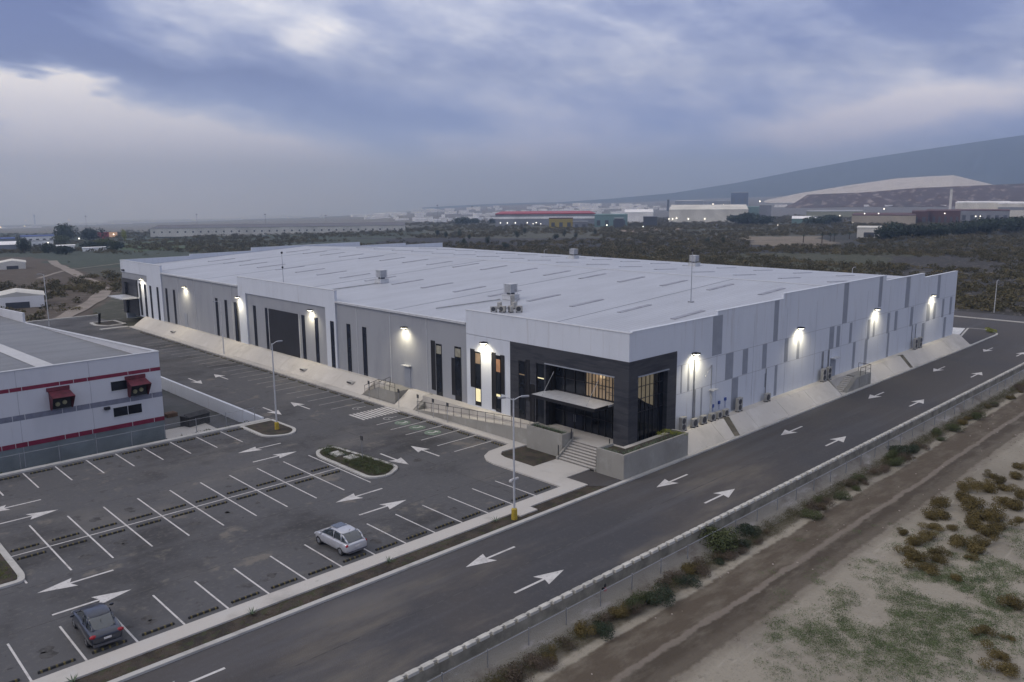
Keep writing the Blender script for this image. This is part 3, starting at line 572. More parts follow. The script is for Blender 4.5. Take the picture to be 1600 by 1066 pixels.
w = WB(); w.box(38.7, 39.0, 110.9, 116.4, PZ-.3, 8.0); w.build('white_wall', M_white)
slot(26.75, 27.35, 2.0, 7.5, M_frame); slot(25.6, 26.5, 1.52, 7.25, M_glass, lit=((6.2, 7.1, M_reflwin),))  # pale top pane is a painted reflection, not a lit room
slot(23.4, 23.85, 2.0, 6.05, M_frame); slot(22.35, 23.3, 1.52, 7.35, M_glass, lit=((6.3, 7.2, M_reflwin),))  # top pane again carries the painted reflection
slot(19.95, 20.5, 3.5, 7.5, M_frame); slot(19.0, 19.8, 1.65, 7.3, M_glass, lit=((6.1, 7.2, M_dimwin), (2.1, 3.45, M_litwin)))
slot(16.75, 17.25, 1.7, 7.55, M_frame); slot(16.0, 16.65, 1.55, 7.35, M_glass, lit=((5.7, 7.0, M_orwin), (3.15, 3.4, M_litwin))); slot(15.45, 15.95, 3.5, 7.45, M_frame)
slot(12.5, 13.3, 1.5, 7.3, M_glass, x=XD, lit=((5.93, 6.03, M_dimwin),)); slot(11.9, 12.3, 3.5, 7.5, M_frame, x=XD)
slot(10.0, 10.9, 1.55, 7.35, M_glass, x=38.6, lit=((5.93, 6.03, M_litwin),)); slot(11.25, 11.7, 1.5, 5.2, M_frame, x=XD)
w = WB(); w.box(38.6, 38.68, 56.15, 64.65, 1.5, 7.55); bd = w.build('cargo_door', mat('charcoal_cladding', (.012, .013, .02), .6, var=.2, scale=.6))
w = WB()
for k in range(1, 5): pass
w.box(38.57, 38.7, 56.0, 56.15, 1.5, 7.6); w.box(38.57, 38.7, 64.65, 64.8, 1.5, 7.6); w.build('door_frame', M_lmetal, bd)
# doors with small hoods
w = WB(); w.box(38.64, 38.72, 31.3, 32.35, 1.5, 3.9); d1 = w.build('steel_door', M_grey2); w = WB(); w.box(38.2, 38.7, 31.1, 32.5, 4.05, 4.12); w.build('door_hood', M_lmetal, d1)
w = WB(); w.box(38.64, 38.72, 94.0, 95.1, 1.5, 3.9); w.build('steel_door', M_grey2)
w = WB(); w.box(77.0, 78.3, YR-.06, YR+.02, 1.5, 3.7); d1 = w.build('steel_door', M_grey2); w = WB(); w.box(76.9, 78.4, YR-.6, YR, 3.75, 3.85); w.build('door_hood', M_lmetal, d1)
w = WB(); w.box(51.0, 51.9, YR-.55, YR, 4.4, 4.5); w.box(51.25, 51.5, YR-.12, YR, 1.5, 4.4); w.build('meter_hood', M_lmetal)
# pipes on the right facade
w = WB(); w.tube((48.3, YR-.09, 1.5), (48.3, YR-.09, 7.9), .07); w.tube((48.45, YR-.07, 1.5), (48.45, YR-.07, 5.0), .10); w.tube((49.0, YR-.8, 6.2), (51.3, YR-.05, 6.9), .035); w.tube((51.3, YR-.05, 4.5), (51.3, YR-.05, 6.9), .035)
for x in (61.8, 76.4, 74.9, 101.9, 103.2): w.tube((x, YR-.06, 2.2), (x, YR-.06, 4.9), .05)
w.build('conduit', M_steel)
# left end portal with canopy
w = WB(); w.box(38.45, 38.9, 116.4, 118.0, PZ-.3, 8.0); w.box(38.45, 38.9, 122.8, 124.35, PZ-.3, 8.0); w.box(38.45, 38.9, 118, 122.8, 7.3, 8.0); w.box(38.95, 39.1, 118, 122.8, PZ-.3, 7.3); w.build('dark_portal', M_dark)
w = WB(); w.box(35.5, 38.6, 115.8, 123.2, 4.6, 4.8); w.build('entrance_canopy', M_lmetal)
w = WB(); w.box(38.2, 38.5, 122.2, 123.2, 9.4, 9.7); w.build('camera_box', M_frame)
# wall lamps
def wall_lamp(x, y, face):
    w = WB()
    if face == 'L':
        w.box(x-.55, x, y-.32, y+.32, 8.42, 8.56); w.box(x-.1, x, y-.15, y+.15, 8.2, 8.42)
    else:
        w.box(x-.32, x+.32, y-.55, y, 8.42, 8.56); w.box(x-.15, x+.15, y-.1, y, 8.2, 8.42)
    o = w.build('wall_lamp', M_frame); w = WB()
    if face == 'L': w.box(x-.5, x-.12, y-.27, y+.27, 8.39, 8.418)
    else: w.box(x-.27, x+.27, y-.5, y-.12, 8.39, 8.418)
    w.build('lamp_lens', M_lamp, o)
    ld = bpy.data.lights.new('lamp_light', 'SPOT'); ld.energy = 560; ld.color = (1, .88, .62); ld.spot_size = R(150); ld.spot_blend = 1.0; ld.shadow_soft_size = .25
    lo = bpy.data.objects.new('lamp_light', ld); COL.objects.link(lo); lo.parent = o
    p = (Vector((x-.95, y, 8.30)) if face == 'L' else Vector((x, y-.95, 8.30)))-WO; lo.location = p
    dn = Vector((.35, 0, -1)) if face == 'L' else Vector((0, .35, -1)); lo.rotation_euler = dn.to_track_quat('-Z', 'Y').to_euler()
for y in (18.2, 32.0, 52.7, 73.6, 93.9, 113.6): wall_lamp(XL if y in (18.2, 73.6) else (38.7 if y < 110 else XL+.15), y, 'L')
for x in (48.2, 68.6, 89.0, 108.6): wall_lamp(x, YR, 'R')
# point light without a fixture, high in the recess before the lobby glazing
ld = bpy.data.lights.new('lobby_light', 'POINT'); ld.energy = 25; ld.color = (1, .8, .5); ld.shadow_soft_size = .3
lo = bpy.data.objects.new('lobby_light', ld); COL.objects.link(lo); lo.parent = wh; lo.location = (0.75, 4.0, 7.0)

# ------------------------------------------------------------------ roof equipment (stands on the roof)
def roof_fan(x, y, label, s=1.0):
    t = thing('roof_cooler', label, 'roof cooler', (x, y, rz(x)), 0, 'square metal coolers standing on the warehouse roof'); t.scale = (.62, .62, .62)
    b = MB(); b.box(-1.2*s, 1.2*s, -1.2*s, 1.2*s, 0, .9); b.extr([(-1.3, -1.3, .9), (1.3, -1.3, .9), (1.3, 1.3, .9), (-1.3, 1.3, .9)], (0, 0, .08)); b.build('plinth', M_lmetal, t)
    b = MB(); b.box(-.85*s, .85*s, -.85*s, .85*s, 1.35, 3.0); c = b.build('cooler_box', M_steel, t)
    b = MB()
    for z in np.arange(1.5, 2.95, .18):
        b.box(-.88, .88, -.9, -.86, z, z+.06); b.box(-.9, -.86, -.88, .88, z, z+.06)
    b.build('louvre', M_lmetal, c)
    b = MB(); b.box(-.55, .55, -.55, .55, .98, 1.35); b.build('duct', mat('dark_duct', (.08, .085, .10), .6), t)
    b = MB()
    for sx in (-1, 1):
        for sy in (-1, 1): b.tube((sx*.95, sy*.95, .98), (sx*.95, sy*.95, 3.1), .04)
    b.box(-1, 1, -1, 1, 3.0, 3.06); b.build('support_frame', M_lmetal, t)
    return t
roof_fan(52.2, 56.0, 'grey louvred cooler on the near roof slope above the cargo door')
roof_fan(52.0, 28.6, 'grey louvred cooler on the roof just behind the cluster of condensers')
roof_fan(104.5, 65.5, 'grey cooler box near the far roof edge, the more distant of two')
roof_fan(105.5, 38.2, 'pale cooler box near the far roof edge above the stepped parapet')
def mast(x, y, h, label, cam_=True):
    t = thing('antenna_mast', label, 'mast', (x, y, rz(x)))
    b = MB(); b.tube((0, 0, 0), (0, 0, h), .05, .03); b.build('pole', M_steel, t)
    b = MB(); b.ball((0, 0, h), .18); b.ball((.0, .0, h-2.2), .16) if cam_ else None; b.build('antenna', M_frame, t)
    b = MB(); b.box(-.25, .25, -.25, .25, 0, .1); b.build('base', M_steel, t)
mast(44.3, 70.5, 4.6, 'thin dark mast with two round antennas behind the middle white parapet'); mast(61.1, 9.0, 5.8, 'plain thin mast standing alone on the roof near the right facade', False)
def condenser_mesh(wd, dp, h):
    b = MB(); b.box(-wd/2, wd/2, -dp/2, dp/2, .08, h); return b
def condenser(x, y, z, h, rzz, label, group, wd=.95, dp=.36):
    t = thing('air_conditioner', label, 'air conditioner', (x, y, z), rzz, group)
    b = MB(); b.box(-wd/2, wd/2, -dp/2, dp/2, .08, h); b.build('casing', M_ac, t, bevel=.02)
    fans = (.5,) if h < 1.0 else (.28, .72)
    for f in fans:
        b = MB(); c = (0-.08, -dp/2-.012, .08+(h-.08)*f); r = min(.32, (h-.1)/len(fans)*.42); b.tube((c[0], -dp/2-.02, c[2]), (c[0], -dp/2+.005, c[2]), r, n=16); b.build('fan_grille', mat('fan_black', (.05, .05, .055), .6), t)
    for xf in (-wd/2+.05, wd/2-.15): b = MB(); b.box(xf, xf+.1, -dp/2-.04, dp/2+.04, 0, .08); b.build('foot', M_frame, t)
    return t
M_ac = mat('condenser_casing', (.36, .35, .32), .5, var=.08)
gA = 'air conditioners along the foot of the right facade'
for i, (x, h, lb) in enumerate([(46.0, 1.55, 'tall twin-fan condenser beside the black portal, nearest the planter'), (47.9, .95, 'small condenser at the foot of the tall pipe'), (49.4, .95, 'small condenser second to the right of the pipe foot'), (50.9, .85, 'low condenser under the meter hood'), (52.1, .8, 'low condenser in the middle of the row of three under the blue valves'), (53.3, .8, 'low condenser at the right end of the short row'), (55.8, 1.6, 'tall condenser standing alone in front of a grey painted patch'), (61.4, 1.0, 'single low condenser alone between two grey painted patches'),
        (74.3, 1.75, 'tall condenser left of the side stairs, the left of a pair'), (75.6, 1.75, 'tall condenser left of the side stairs, the right of a pair'), (102.2, 1.7, 'tall condenser far along the right facade, near one of the far pair'), (103.9, 1.7, 'tall condenser far along the right facade, far one of the pair')]):
    condenser(x, -.62, PZ, h*.88, 0, lb, gA, .82)
gB = 'condensers clustered on the roof edge over the entrance'
for i, (x, y, h, rzz, lb) in enumerate([(44.9, 23.9, .65, -.6, 'small rooftop condenser at the left end of the cluster'), (45.4, 23.0, .7, -1.3, 'pale rooftop condenser in the front row, second from its left end'), (45.9, 22.2, .7, -2.0, 'rooftop condenser third in the front row'), (46.4, 21.4, .7, -.7, 'rooftop condenser at the right end of the front row'), (46.9, 25.1, .7, -2.6, 'dark rooftop condenser at the back left of the cluster'), (48.3, 24.4, 1.4, -2.2, 'tall rooftop condenser at the back of the cluster'), (47.6, 23.4, .75, -2.9, 'rooftop condenser behind the right end of the front row')]):
    condenser(x, y, rz(x)+.02, h, rzz, lb, gB, .75, .36)
for i, (x, z, lb) in enumerate([(51.7, 2.6, 'small blue valve box on the white wall, leftmost of three'), (52.8, 2.75, 'small blue valve box on the white wall, middle of three'), (53.9, 2.9, 'small blue valve box on the white wall, rightmost of three')]):
    b = MB(); b.box(x-.13, x+.13, YR-.14, YR, z, z+.3); b.tube((x, YR-.07, 2.2), (x, YR-.07, z), .025); tag(b.build('valve_box', mat('blue_plastic', (.04, .08, .30), .5)), lb, 'valve box', 'blue valve boxes on the right facade')

# ------------------------------------------------------------------ planters, entrance stairs, ramp
def hrail(pts, h, name, parent, step=1.2, mid=True, m=None):
    m = m or M_frame; b = MB(); Lp = [Vector(p) for p in pts]
    for i in range(len(Lp)-1):
        a, c = Lp[i], Lp[i+1]; up = Vector((0, 0, h)); b.tube(a+up, c+up, .03, n=6)
        if mid: b.tube(a+up*.5, c+up*.5, .018, n=6)
        n = max(1, round((c-a).length/step))
        for k in range(n+1): q = a.lerp(c, k/n); b.tube(q, q+up, .025, n=6)
    return b.build(name, m, parent)
pl = thing('corner_planter', 'raised concrete planter wrapping the building corner beside the road', 'planter', (34.85, -2.6, 0)); O = Vector((34.85, -2.6, 0))
def rel(b, o): b.v = [(x-o[0], y-o[1], z-o[2]) for x, y, z in b.v]; return b
b = MB(); b.box(34.85, 44.0, -2.58, -2.38, -.1, 2.2); b.box(34.85, 35.05, -2.38, .35, -.1, 2.2); b.box(43.8, 44.0, -2.38, -.9, .3, 2.2); b.box(35.05, 36.9, .15, .35, .6, 2.2); rel(b, O).build('concrete_wall', M_wallc, pl)
b = MB(); b.box(35.05, 43.8, -2.38, -1.1, .2, 1.98); b.box(35.05, 36.9, -1.1, .15, .2, 1.98); rel(b, O).build('soil', M_soil, pl)
b = MB(); b.box(36.9, 43.8, -1.1, -.16, .2, 1.75); rel(b, O).build('ledge', M_conc, pl)
pl2 = thing('entrance_planter', 'raised concrete planter on the left side of the entrance stairs', 'planter', (35.6, 4.95, 0)); O = Vector((35.6, 4.95, 0))
b = MB(); b.box(35.6, 35.8, 4.95, 9.4, -.1, 2.2); b.box(35.8, 37.1, 4.95, 5.15, -.1, 2.2); b.box(35.8, 37.1, 9.2, 9.4, -.1, 2.2); b.box(36.95, 37.1, 5.15, 9.2, .2, 2.1); rel(b, O).build('concrete_wall', M_wallc, pl2)
b = MB(); b.box(35.8, 36.95, 5.15, 9.2, .2, 1.98); rel(b, O).build('soil', M_soil, pl2)
b = MB(); b.box(37.1, 38.5, .36, 9.4, .1, PZ-.004); b.box(36.95, 37.1, .36, 4.94, .1, PZ-.004); struct(b.build('entrance_terrace_floor', M_conc))
st = thing('entrance_stairs', 'wide concrete entrance steps with side walls and short black posts', 'stairs', (34.9, .4, 0)); O = Vector((34.9, .4, 0))
b = MB(); ns = 8
for k in range(ns): b.box(34.95+k*.26, 34.95+(k+1)*.26 if k < ns-1 else 36.94, .6, 4.75, .132, .13+(k+1)*(PZ-.135)/ns-.001)
rel(b, O).build('steps', M_conc, st)
b = MB()
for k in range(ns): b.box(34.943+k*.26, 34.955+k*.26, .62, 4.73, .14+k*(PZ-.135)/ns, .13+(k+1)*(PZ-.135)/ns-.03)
rel(b, O).build('riser', mat('shaded_riser', (.20, .19, .175), .9), st)  # thin strips with riser shade put into their colour, setting the steps apart
b = MB()
for y0 in (.38, 4.76): b.extr([(34.8, y0, .02), (36.94, y0, .02), (36.94, y0, 1.75), (34.8, y0, .35)], (0, .17, 0))
rel(b, O).build('side_wall', M_wallc, st)
b = MB()
for x, y, z in ((35.0, 4.84, .45), (36.7, 4.84, 1.6), (35.0, .46, .45), (36.7, .46, 1.6)): b.tube((x, y, z), (x, y, z+.95), .045)
rel(b, O).build('post', M_frame, st)
rp_ = thing('access_ramp', 'long grey wheelchair ramp with black handrail in front of the facade', 'ramp', (36.0, 9.45, 0)); O = Vector((36.0, 9.45, 0))
b = MB(); b.extr([(36.08, 9.45, -.1), (36.08, 26.9, -.1), (36.08, 26.9, .15), (36.08, 9.45, 1.48)], (1.3, 0, 0)); rel(b, O).build('ramp_floor', M_conc, rp_)
b = MB(); b.extr([(36.0, 9.42, -.1), (36.0, 27, -.1), (36.0, 27, .3), (36.0, 9.42, 1.65)], (.15, 0, 0)); rel(b, O).build('side_wall', M_wallc, rp_)
r_ = hrail([(36.08-36, 0, 1.65), (36.08-36, 17.3, .30)], .95, 'handrail', rp_, 1.25)
b = MB(); b.extr([(36.1, 27.05, .1), (38.5, 27.05, .1), (38.5, 27.05, 1.6)], (0, .5, 0)); tag(b.build('wing_wall', M_wallc), 'dark triangular concrete wing wall ending the slope beside the ramp', 'wall')
# side stairs, left facade
ls = thing('door_stairs', 'concrete landing with side steps and dark railing at the grey facade door', 'stairs', (36.2, 31.0, 0)); O = Vector((36.2, 31.0, 0))
b = MB(); b.box(36.25, 38.7, 31.05, 34.3, -.1, PZ); rel(b, O).build('landing', M_wallc, ls)
b = MB()
for k in range(8): b.box(36.4, 37.9, 34.3+k*.36, 34.3+(k+1)*.36, -.1, PZ-(k+1)*.165)
rel(b, O).build('steps', M_conc, ls)
b = MB(); b.extr([(36.22, 34.3, -.1), (36.22, 37.4, -.1), (36.22, 37.4, .3), (36.22, 34.3, PZ+.05)], (.16, 0, 0)); rel(b, O).build('side_wall', M_wallc, ls)
hrail([(.1, .1, PZ), (.1, 3.2, PZ), (.1, 6.2, .3)], .95, 'railing', ls, 1.0); hrail([(1.75, 3.3, PZ), (1.75, 6.2, .3)], .95, 'railing', ls, 1.0)
b = MB(); b.extr([(37.9, 34.32, .1), (37.9, 37.5, .1), (37.9, 37.5, PZ-.01), (37.9, 34.32, PZ-.01)], (.95, 0, 0)); struct(b.build('concrete_slope', M_berm))
# side stairs, right facade
rs_ = thing('side_stairs', 'concrete side stairs with metal railing halfway along the right facade', 'stairs', (75, -2.6, 0)); O = Vector((75, -2.6, 0))
b = MB(); b.box(79.8, 83.0, -2.55, -.96, -.1, PZ+.01); rel(b, O).build('landing', M_wallc, rs_)
b = MB()
for k in range(8): b.box(79.8-(k+1)*.42, 79.8-k*.42, -1.95, -.96, -.1, PZ-(k+1)*.165)
rel(b, O).build('steps', M_conc, rs_)
b = MB(); b.extr([(76.2, -2.52, -.1), (79.8, -2.52, -.1), (79.8, -2.52, PZ), (79.0, -2.52, PZ)], (0, .5, 0)); b.extr([(75.0, -2.5, .1), (75.0, -.97, PZ+.12), (75.0, -.97, PZ), (75.0, -2.5, -.05)], (.25, 0, 0)); rel(b, O).build('side_wall', M_wallc, rs_)
hrail([(5, .12, PZ), (7.9, .12, PZ), (7.9, 1.6, PZ)], 1.0, 'railing', rs_, 1.4)
b = MB(); b.box(75.25, 83.1, -2.58, -2.53, -.1, .12); b.box(75.3, 76.4, -2.5, -.97, -.1, .1); struct(b.build('pavement', M_conc))
def chute(x, y, dx, dy, label, wid=1.1, ln=2.4):
    t = thing('drain_chute', label, 'drain chute', (x, y, 0)); n = Vector((-dy, dx, 0)).normalized(); d = Vector((dx, dy, 0)).normalized()
    b = MB()
    for s_ in (-1, 1):
        a = n*(wid/2)*s_; q = n*(.12)*s_
        b.extr([tuple(a+Vector((0, 0, .16))), tuple(a+d*ln+Vector((0, 0, 1.62))), tuple(a+d*ln+Vector((0, 0, 1.40))), tuple(a+Vector((0, 0, -.05)))], tuple(q))
    b.build('side_wall', M_kerb, t)
    b = MB(); b.extr([tuple(-n*wid/2+Vector((0, 0, .14))), tuple(n*wid/2+Vector((0, 0, .14))), tuple(n*wid/2+d*ln+Vector((0, 0, 1.56))), tuple(-n*wid/2+d*ln+Vector((0, 0, 1.56)))], (0, 0, .02)); b.build('channel', mat('stained_concrete', (.13, .115, .085), .9, var=.3, scale=1.5), t)
chute(52.0, -2.55, .35, 1, 'open concrete drain chute cut into the slope near the planter', 1.2, 1.75)
chute(95.6, -2.55, .35, 1, 'open concrete drain chute cut into the slope far along the road', 1.0, 1.75)
for x, y, lb in [(36.9, 52.4, 'small rectangular drain outlet on the left concrete slope'), (37.0, 41.2, 'small tilted drain outlet on the slope beside the door stairs'), (36.9, 96.0, 'small drain outlet far along the left concrete slope')]:
    t = thing('drain_outlet', lb, 'drain', (x, y, .1+(x-36.06)*.686)); b = MB(); b.box(-.3, .3, -.55, .55, 0, .22); b.build('surround', M_kerb, t); b = MB(); b.box(-.34, -.30, -.45, .45, .04, .18); b.build('opening', M_black, t)

# ------------------------------------------------------------------ street lamps, posts
def street_lamp(x, y, h, label, arms=(0, math.pi), base=None, z0=0, lit=False, rzz=0):
    t = thing('street_lamp', label, 'street lamp', (x, y, z0), rzz)
    b = MB(); b.tube((0, 0, 0), (0, 0, h), .09, .055, n=10); b.build('pole', M_lmetal, t)
    if base:
        b = MB(); b.tube((0, 0, 0), (0, 0, .8), .23, .21, n=14); b.tube((0, 0, .8), (0, 0, .88), .21, .12, n=14); b.build('base', base, t)
    for a in arms:
        c, s_ = math.cos(a), math.sin(a); b = MB(); b.tube((0, 0, h-.1), (c*.45, s_*.45, h+.12), .035, n=6); b.tube((c*.45, s_*.45, h+.12), (c*.7, s_*.7, h+.13), .035, n=6); ar = b.build('arm', M_lmetal, t)
        b = MB(); w_, l_ = .11, .28; cx, cy = c*.85, s_*.85
        b.extr([(cx+c*l_-s_*w_, cy+s_*l_+c*w_, h+.08), (cx+c*l_+s_*w_, cy+s_*l_-c*w_, h+.08), (cx-c*l_+s_*w_, cy-s_*l_-c*w_, h+.08), (cx-c*l_-s_*w_, cy-s_*l_+c*w_, h+.08)], (0, 0, .10)); b.build('lamp_head', M_steel, ar)
    return t
sl1 = street_lamp(23.05, -1.95, 9.0, 'tall double street lamp on a yellow base beside the road kerb', (math.radians(150), math.radians(-30)), M_yellow)
b = MB(); b.box(-.35, .35, -.06, .06, 3.0, 3.12); b.ball((-.35, 0, 3.0), .12); b.ball((.35, 0, 3.05), .1); b.build('camera_bracket', M_paint, sl1)
street_lamp(21.9, 31.3, 8.9, 'street lamp with yellow base in the planted island by the white retaining wall', (0,), M_yellow)
street_lamp(35.6, 73.6, 8.0, 'slim street lamp on the sidewalk before the middle of the left facade', (math.pi,))
street_lamp(25.0, 124.0, 9.6, 'slim street lamp at the far end of the drive with long arm', (math.pi,))
street_lamp(161, 6.0, 6.2, 'lone pale street lamp across the far cross street', (0,), z0=-.2)
street_lamp(124.6, 18.6, 10.3, 'street lamp behind the warehouse, its white top just over the right roof', (0,), z0=-.1)
street_lamp(124.6, 93.0, 10.3, 'street lamp behind the warehouse, its white top over the far roof edge', (0,), z0=-.1)
def sign_post(x, y, h, label, plate=None, z0=.13):
    t = thing('sign_post', label, 'sign post', (x, y, z0)); b = MB(); b.tube((0, 0, 0), (0, 0, h), .03); b.build('pole', M_steel, t)
    b = MB(); b.box(-.02, .02, -.16, .16, h-.4, h); b.build('sign_plate', plate or M_frame, t)
for y, lb in [(35.2, 'thin post at the foot of the door stairs'), (29.4, 'thin post with small plate before the zebra crossing'), (25.9, 'thin post with small plate by the slope edge, left of two'), (23.3, 'thin post with small plate by the green bays'), (20.9, 'thin post with small plate before the ramp handrail')]: sign_post(35.55, y, 2.1, lb)
sign_post(22.6, 17.0, 2.2, 'slim dark sign post rising from the planted island')
b = MB(); b.box(-.25, .25, -.08, .08, 0, 2.0); o = b.build('notice_board', M_frame); o.location = (32.3, 119.6, .1); o.rotation_euler = (0.12, 0, .6); tag(o, 'narrow black board standing near the far planting bed', 'notice board')
for (px, py, hh, lb) in [(60, 385, 15, 'thin tall pole left of the big round tree'), (136, 352, 19, 'thin tower mast beyond the second dark tree'), (416, 366, 26, 'tall utility pole before the long pale warehouse')]: pass

# ------------------------------------------------------------------ wheel stops (black and yellow)
M_stopy = mat('scuffed_yellow', (.16, .13, .045), .8, var=.4, scale=9)
def make_stop():
    t = thing('wheel_stop', 'black rubber wheel stop with yellow flashes at the head of a parking bay', 'wheel stop', (0, 0, 0), 0, 'wheel stops at the heads of the parking bays')
    b = MB(); b.extr([(-.85, -.08, 0), (-.85, .08, 0), (-.85, .05, .11), (-.85, -.05, .11)], (1.7, 0, 0)); b.build('bar', M_black, t)
    for x in (-.7, -.35, 0, .35, .7):
        b = MB(); b.extr([(x-.05, -.082, 0), (x-.05, .082, 0), (x-.05, .052, .115), (x-.05, -.052, .115)], (.10, 0, 0)); b.build('yellow_flash', M_stopy, t)
    return t
stop0 = make_stop(); KIDS[stop0.name] = [c for c in bpy.data.objects if c.parent == stop0]; used = [False]
def put_stop(x, y, rzz, lb):
    if not used[0]: used[0] = True; stop0.location = (x, y, .002); stop0.rotation_euler = (0, 0, rzz); stop0['label'] = lb; return
    copy_tree(stop0, (x, y, .002), rzz, lb)
for i in range(-8, 12): put_stop(2.5*i+1.25, .75, 0, 'black and yellow wheel stop in the row along the road sidewalk')
for i in range(-2, 9):
    x = -2.46+2.5*i+1.25
    put_stop(x, 17.75, 0, 'dark wheel stop on the far side of the centre line'); put_stop(x, 16.05, 0, 'dark wheel stop on the near side of the centre line')
for i in range(-4, 6): put_stop(5.15+2.5*i+1.25, 34.3, 0, 'dark wheel stop along the kerb below the red-striped building')
put_stop(5.15+2.5*5+3.75, 34.3, 0, 'dark wheel stop along the kerb below the red-striped building')
for k in range(-2, 6): put_stop(34.35, 25.8-2.5*k-1.25 if k >= 0 else 27.0, math.pi/2, 'dark wheel stop facing the ramp beside the green bays') if k >= -1 else None
for k in range(29): put_stop(34.3, 33.4+2.5*k, math.pi/2, 'dark wheel stop in the long row facing the concrete slope')

# ------------------------------------------------------------------ cars
def wheel(parent, x, y, r=.31, w=.2):
    b = MB(); sgn = 1 if x > 0 else -1
    prof = [(.55, -w/2), (.92, -w/2), (1, -w/2+.04), (1, w/2-.04), (.92, w/2), (.55, w/2)]; n = 24; b0 = len(b.v)
    for i in range(n):
        t = 2*math.pi*i/n
        for pr, px in prof: b.v.append((px, r*pr*math.cos(t), r*pr*math.sin(t)))
    m = len(prof)
    for i in range(n):
        j = (i+1) % n
        for k in range(m): l = (k+1) % m; b.f.append((i*m+k, j*m+k, j*m+l, i*m+l)); b.mi.append(0)
    o = b.build('wheel', M_black, parent, smooth=True); o.location = (x, y, r)
    b = MB(); b.tube((sgn*(w/2-.05), 0, 0), (sgn*(w/2-.012), 0, 0), r*.58, n=20)
    for k in range(5):
        t = 2*math.pi*k/5; b.extr([(sgn*(w/2-.012), -.03*math.cos(t), -.03*math.sin(t)), (sgn*(w/2-.012), .03*math.cos(t), .03*math.sin(t)), (sgn*(w/2-.012), r*.55*-math.sin(t)+.04*math.cos(t), r*.55*math.cos(t)+.04*math.sin(t)), (sgn*(w/2-.012), r*.55*-math.sin(t)-.04*math.cos(t), r*.55*math.cos(t)-.04*math.sin(t))], (sgn*.012, 0, 0))
    b.build('rim', M_steel, o)
def loft(secs, name, m, parent, smooth=True):
    """secs: list of (y, [(x,z)...]) half sections; mirrored"""
    me = bpy.data.meshes.new(name); bm = bmesh.new(); rows = []
    for y, pts in secs:
        full = [(x, z) for x, z in pts]+[(-x, z) for x, z in reversed(pts)]
        rows.append([bm.verts.new((x, y, z)) for x, z in full])
    n = len(rows[0])
    for a, c in zip(rows[:-1], rows[1:]):
        for i in range(n): j = (i+1) % n; bm.faces.new((a[i], a[j], c[j], c[i]))
    bm.faces.new(rows[0]); bm.faces.new(rows[-1][::-1]); bmesh.ops.recalc_face_normals(bm, faces=bm.faces); bm.to_mesh(me); bm.free()
    me.materials.append(m); me.polygons.foreach_set('use_smooth', [smooth]*len(me.polygons)); o = bpy.data.objects.new(name, me); COL.objects.link(o); o.parent = parent
    sb = o.modifiers.new('s', 'SUBSURF'); sb.levels = 2; sb.render_levels = 2
    return o
def sec(w, zb, zm, zt, k=1.0): return [(w*.80, zb), (w*.97, zb+.07), (w, zm-.05), (w*.985, zm+.12), (w*.93, zt-.03), (w*.84*k, zt), (w*.3, zt+.015)]
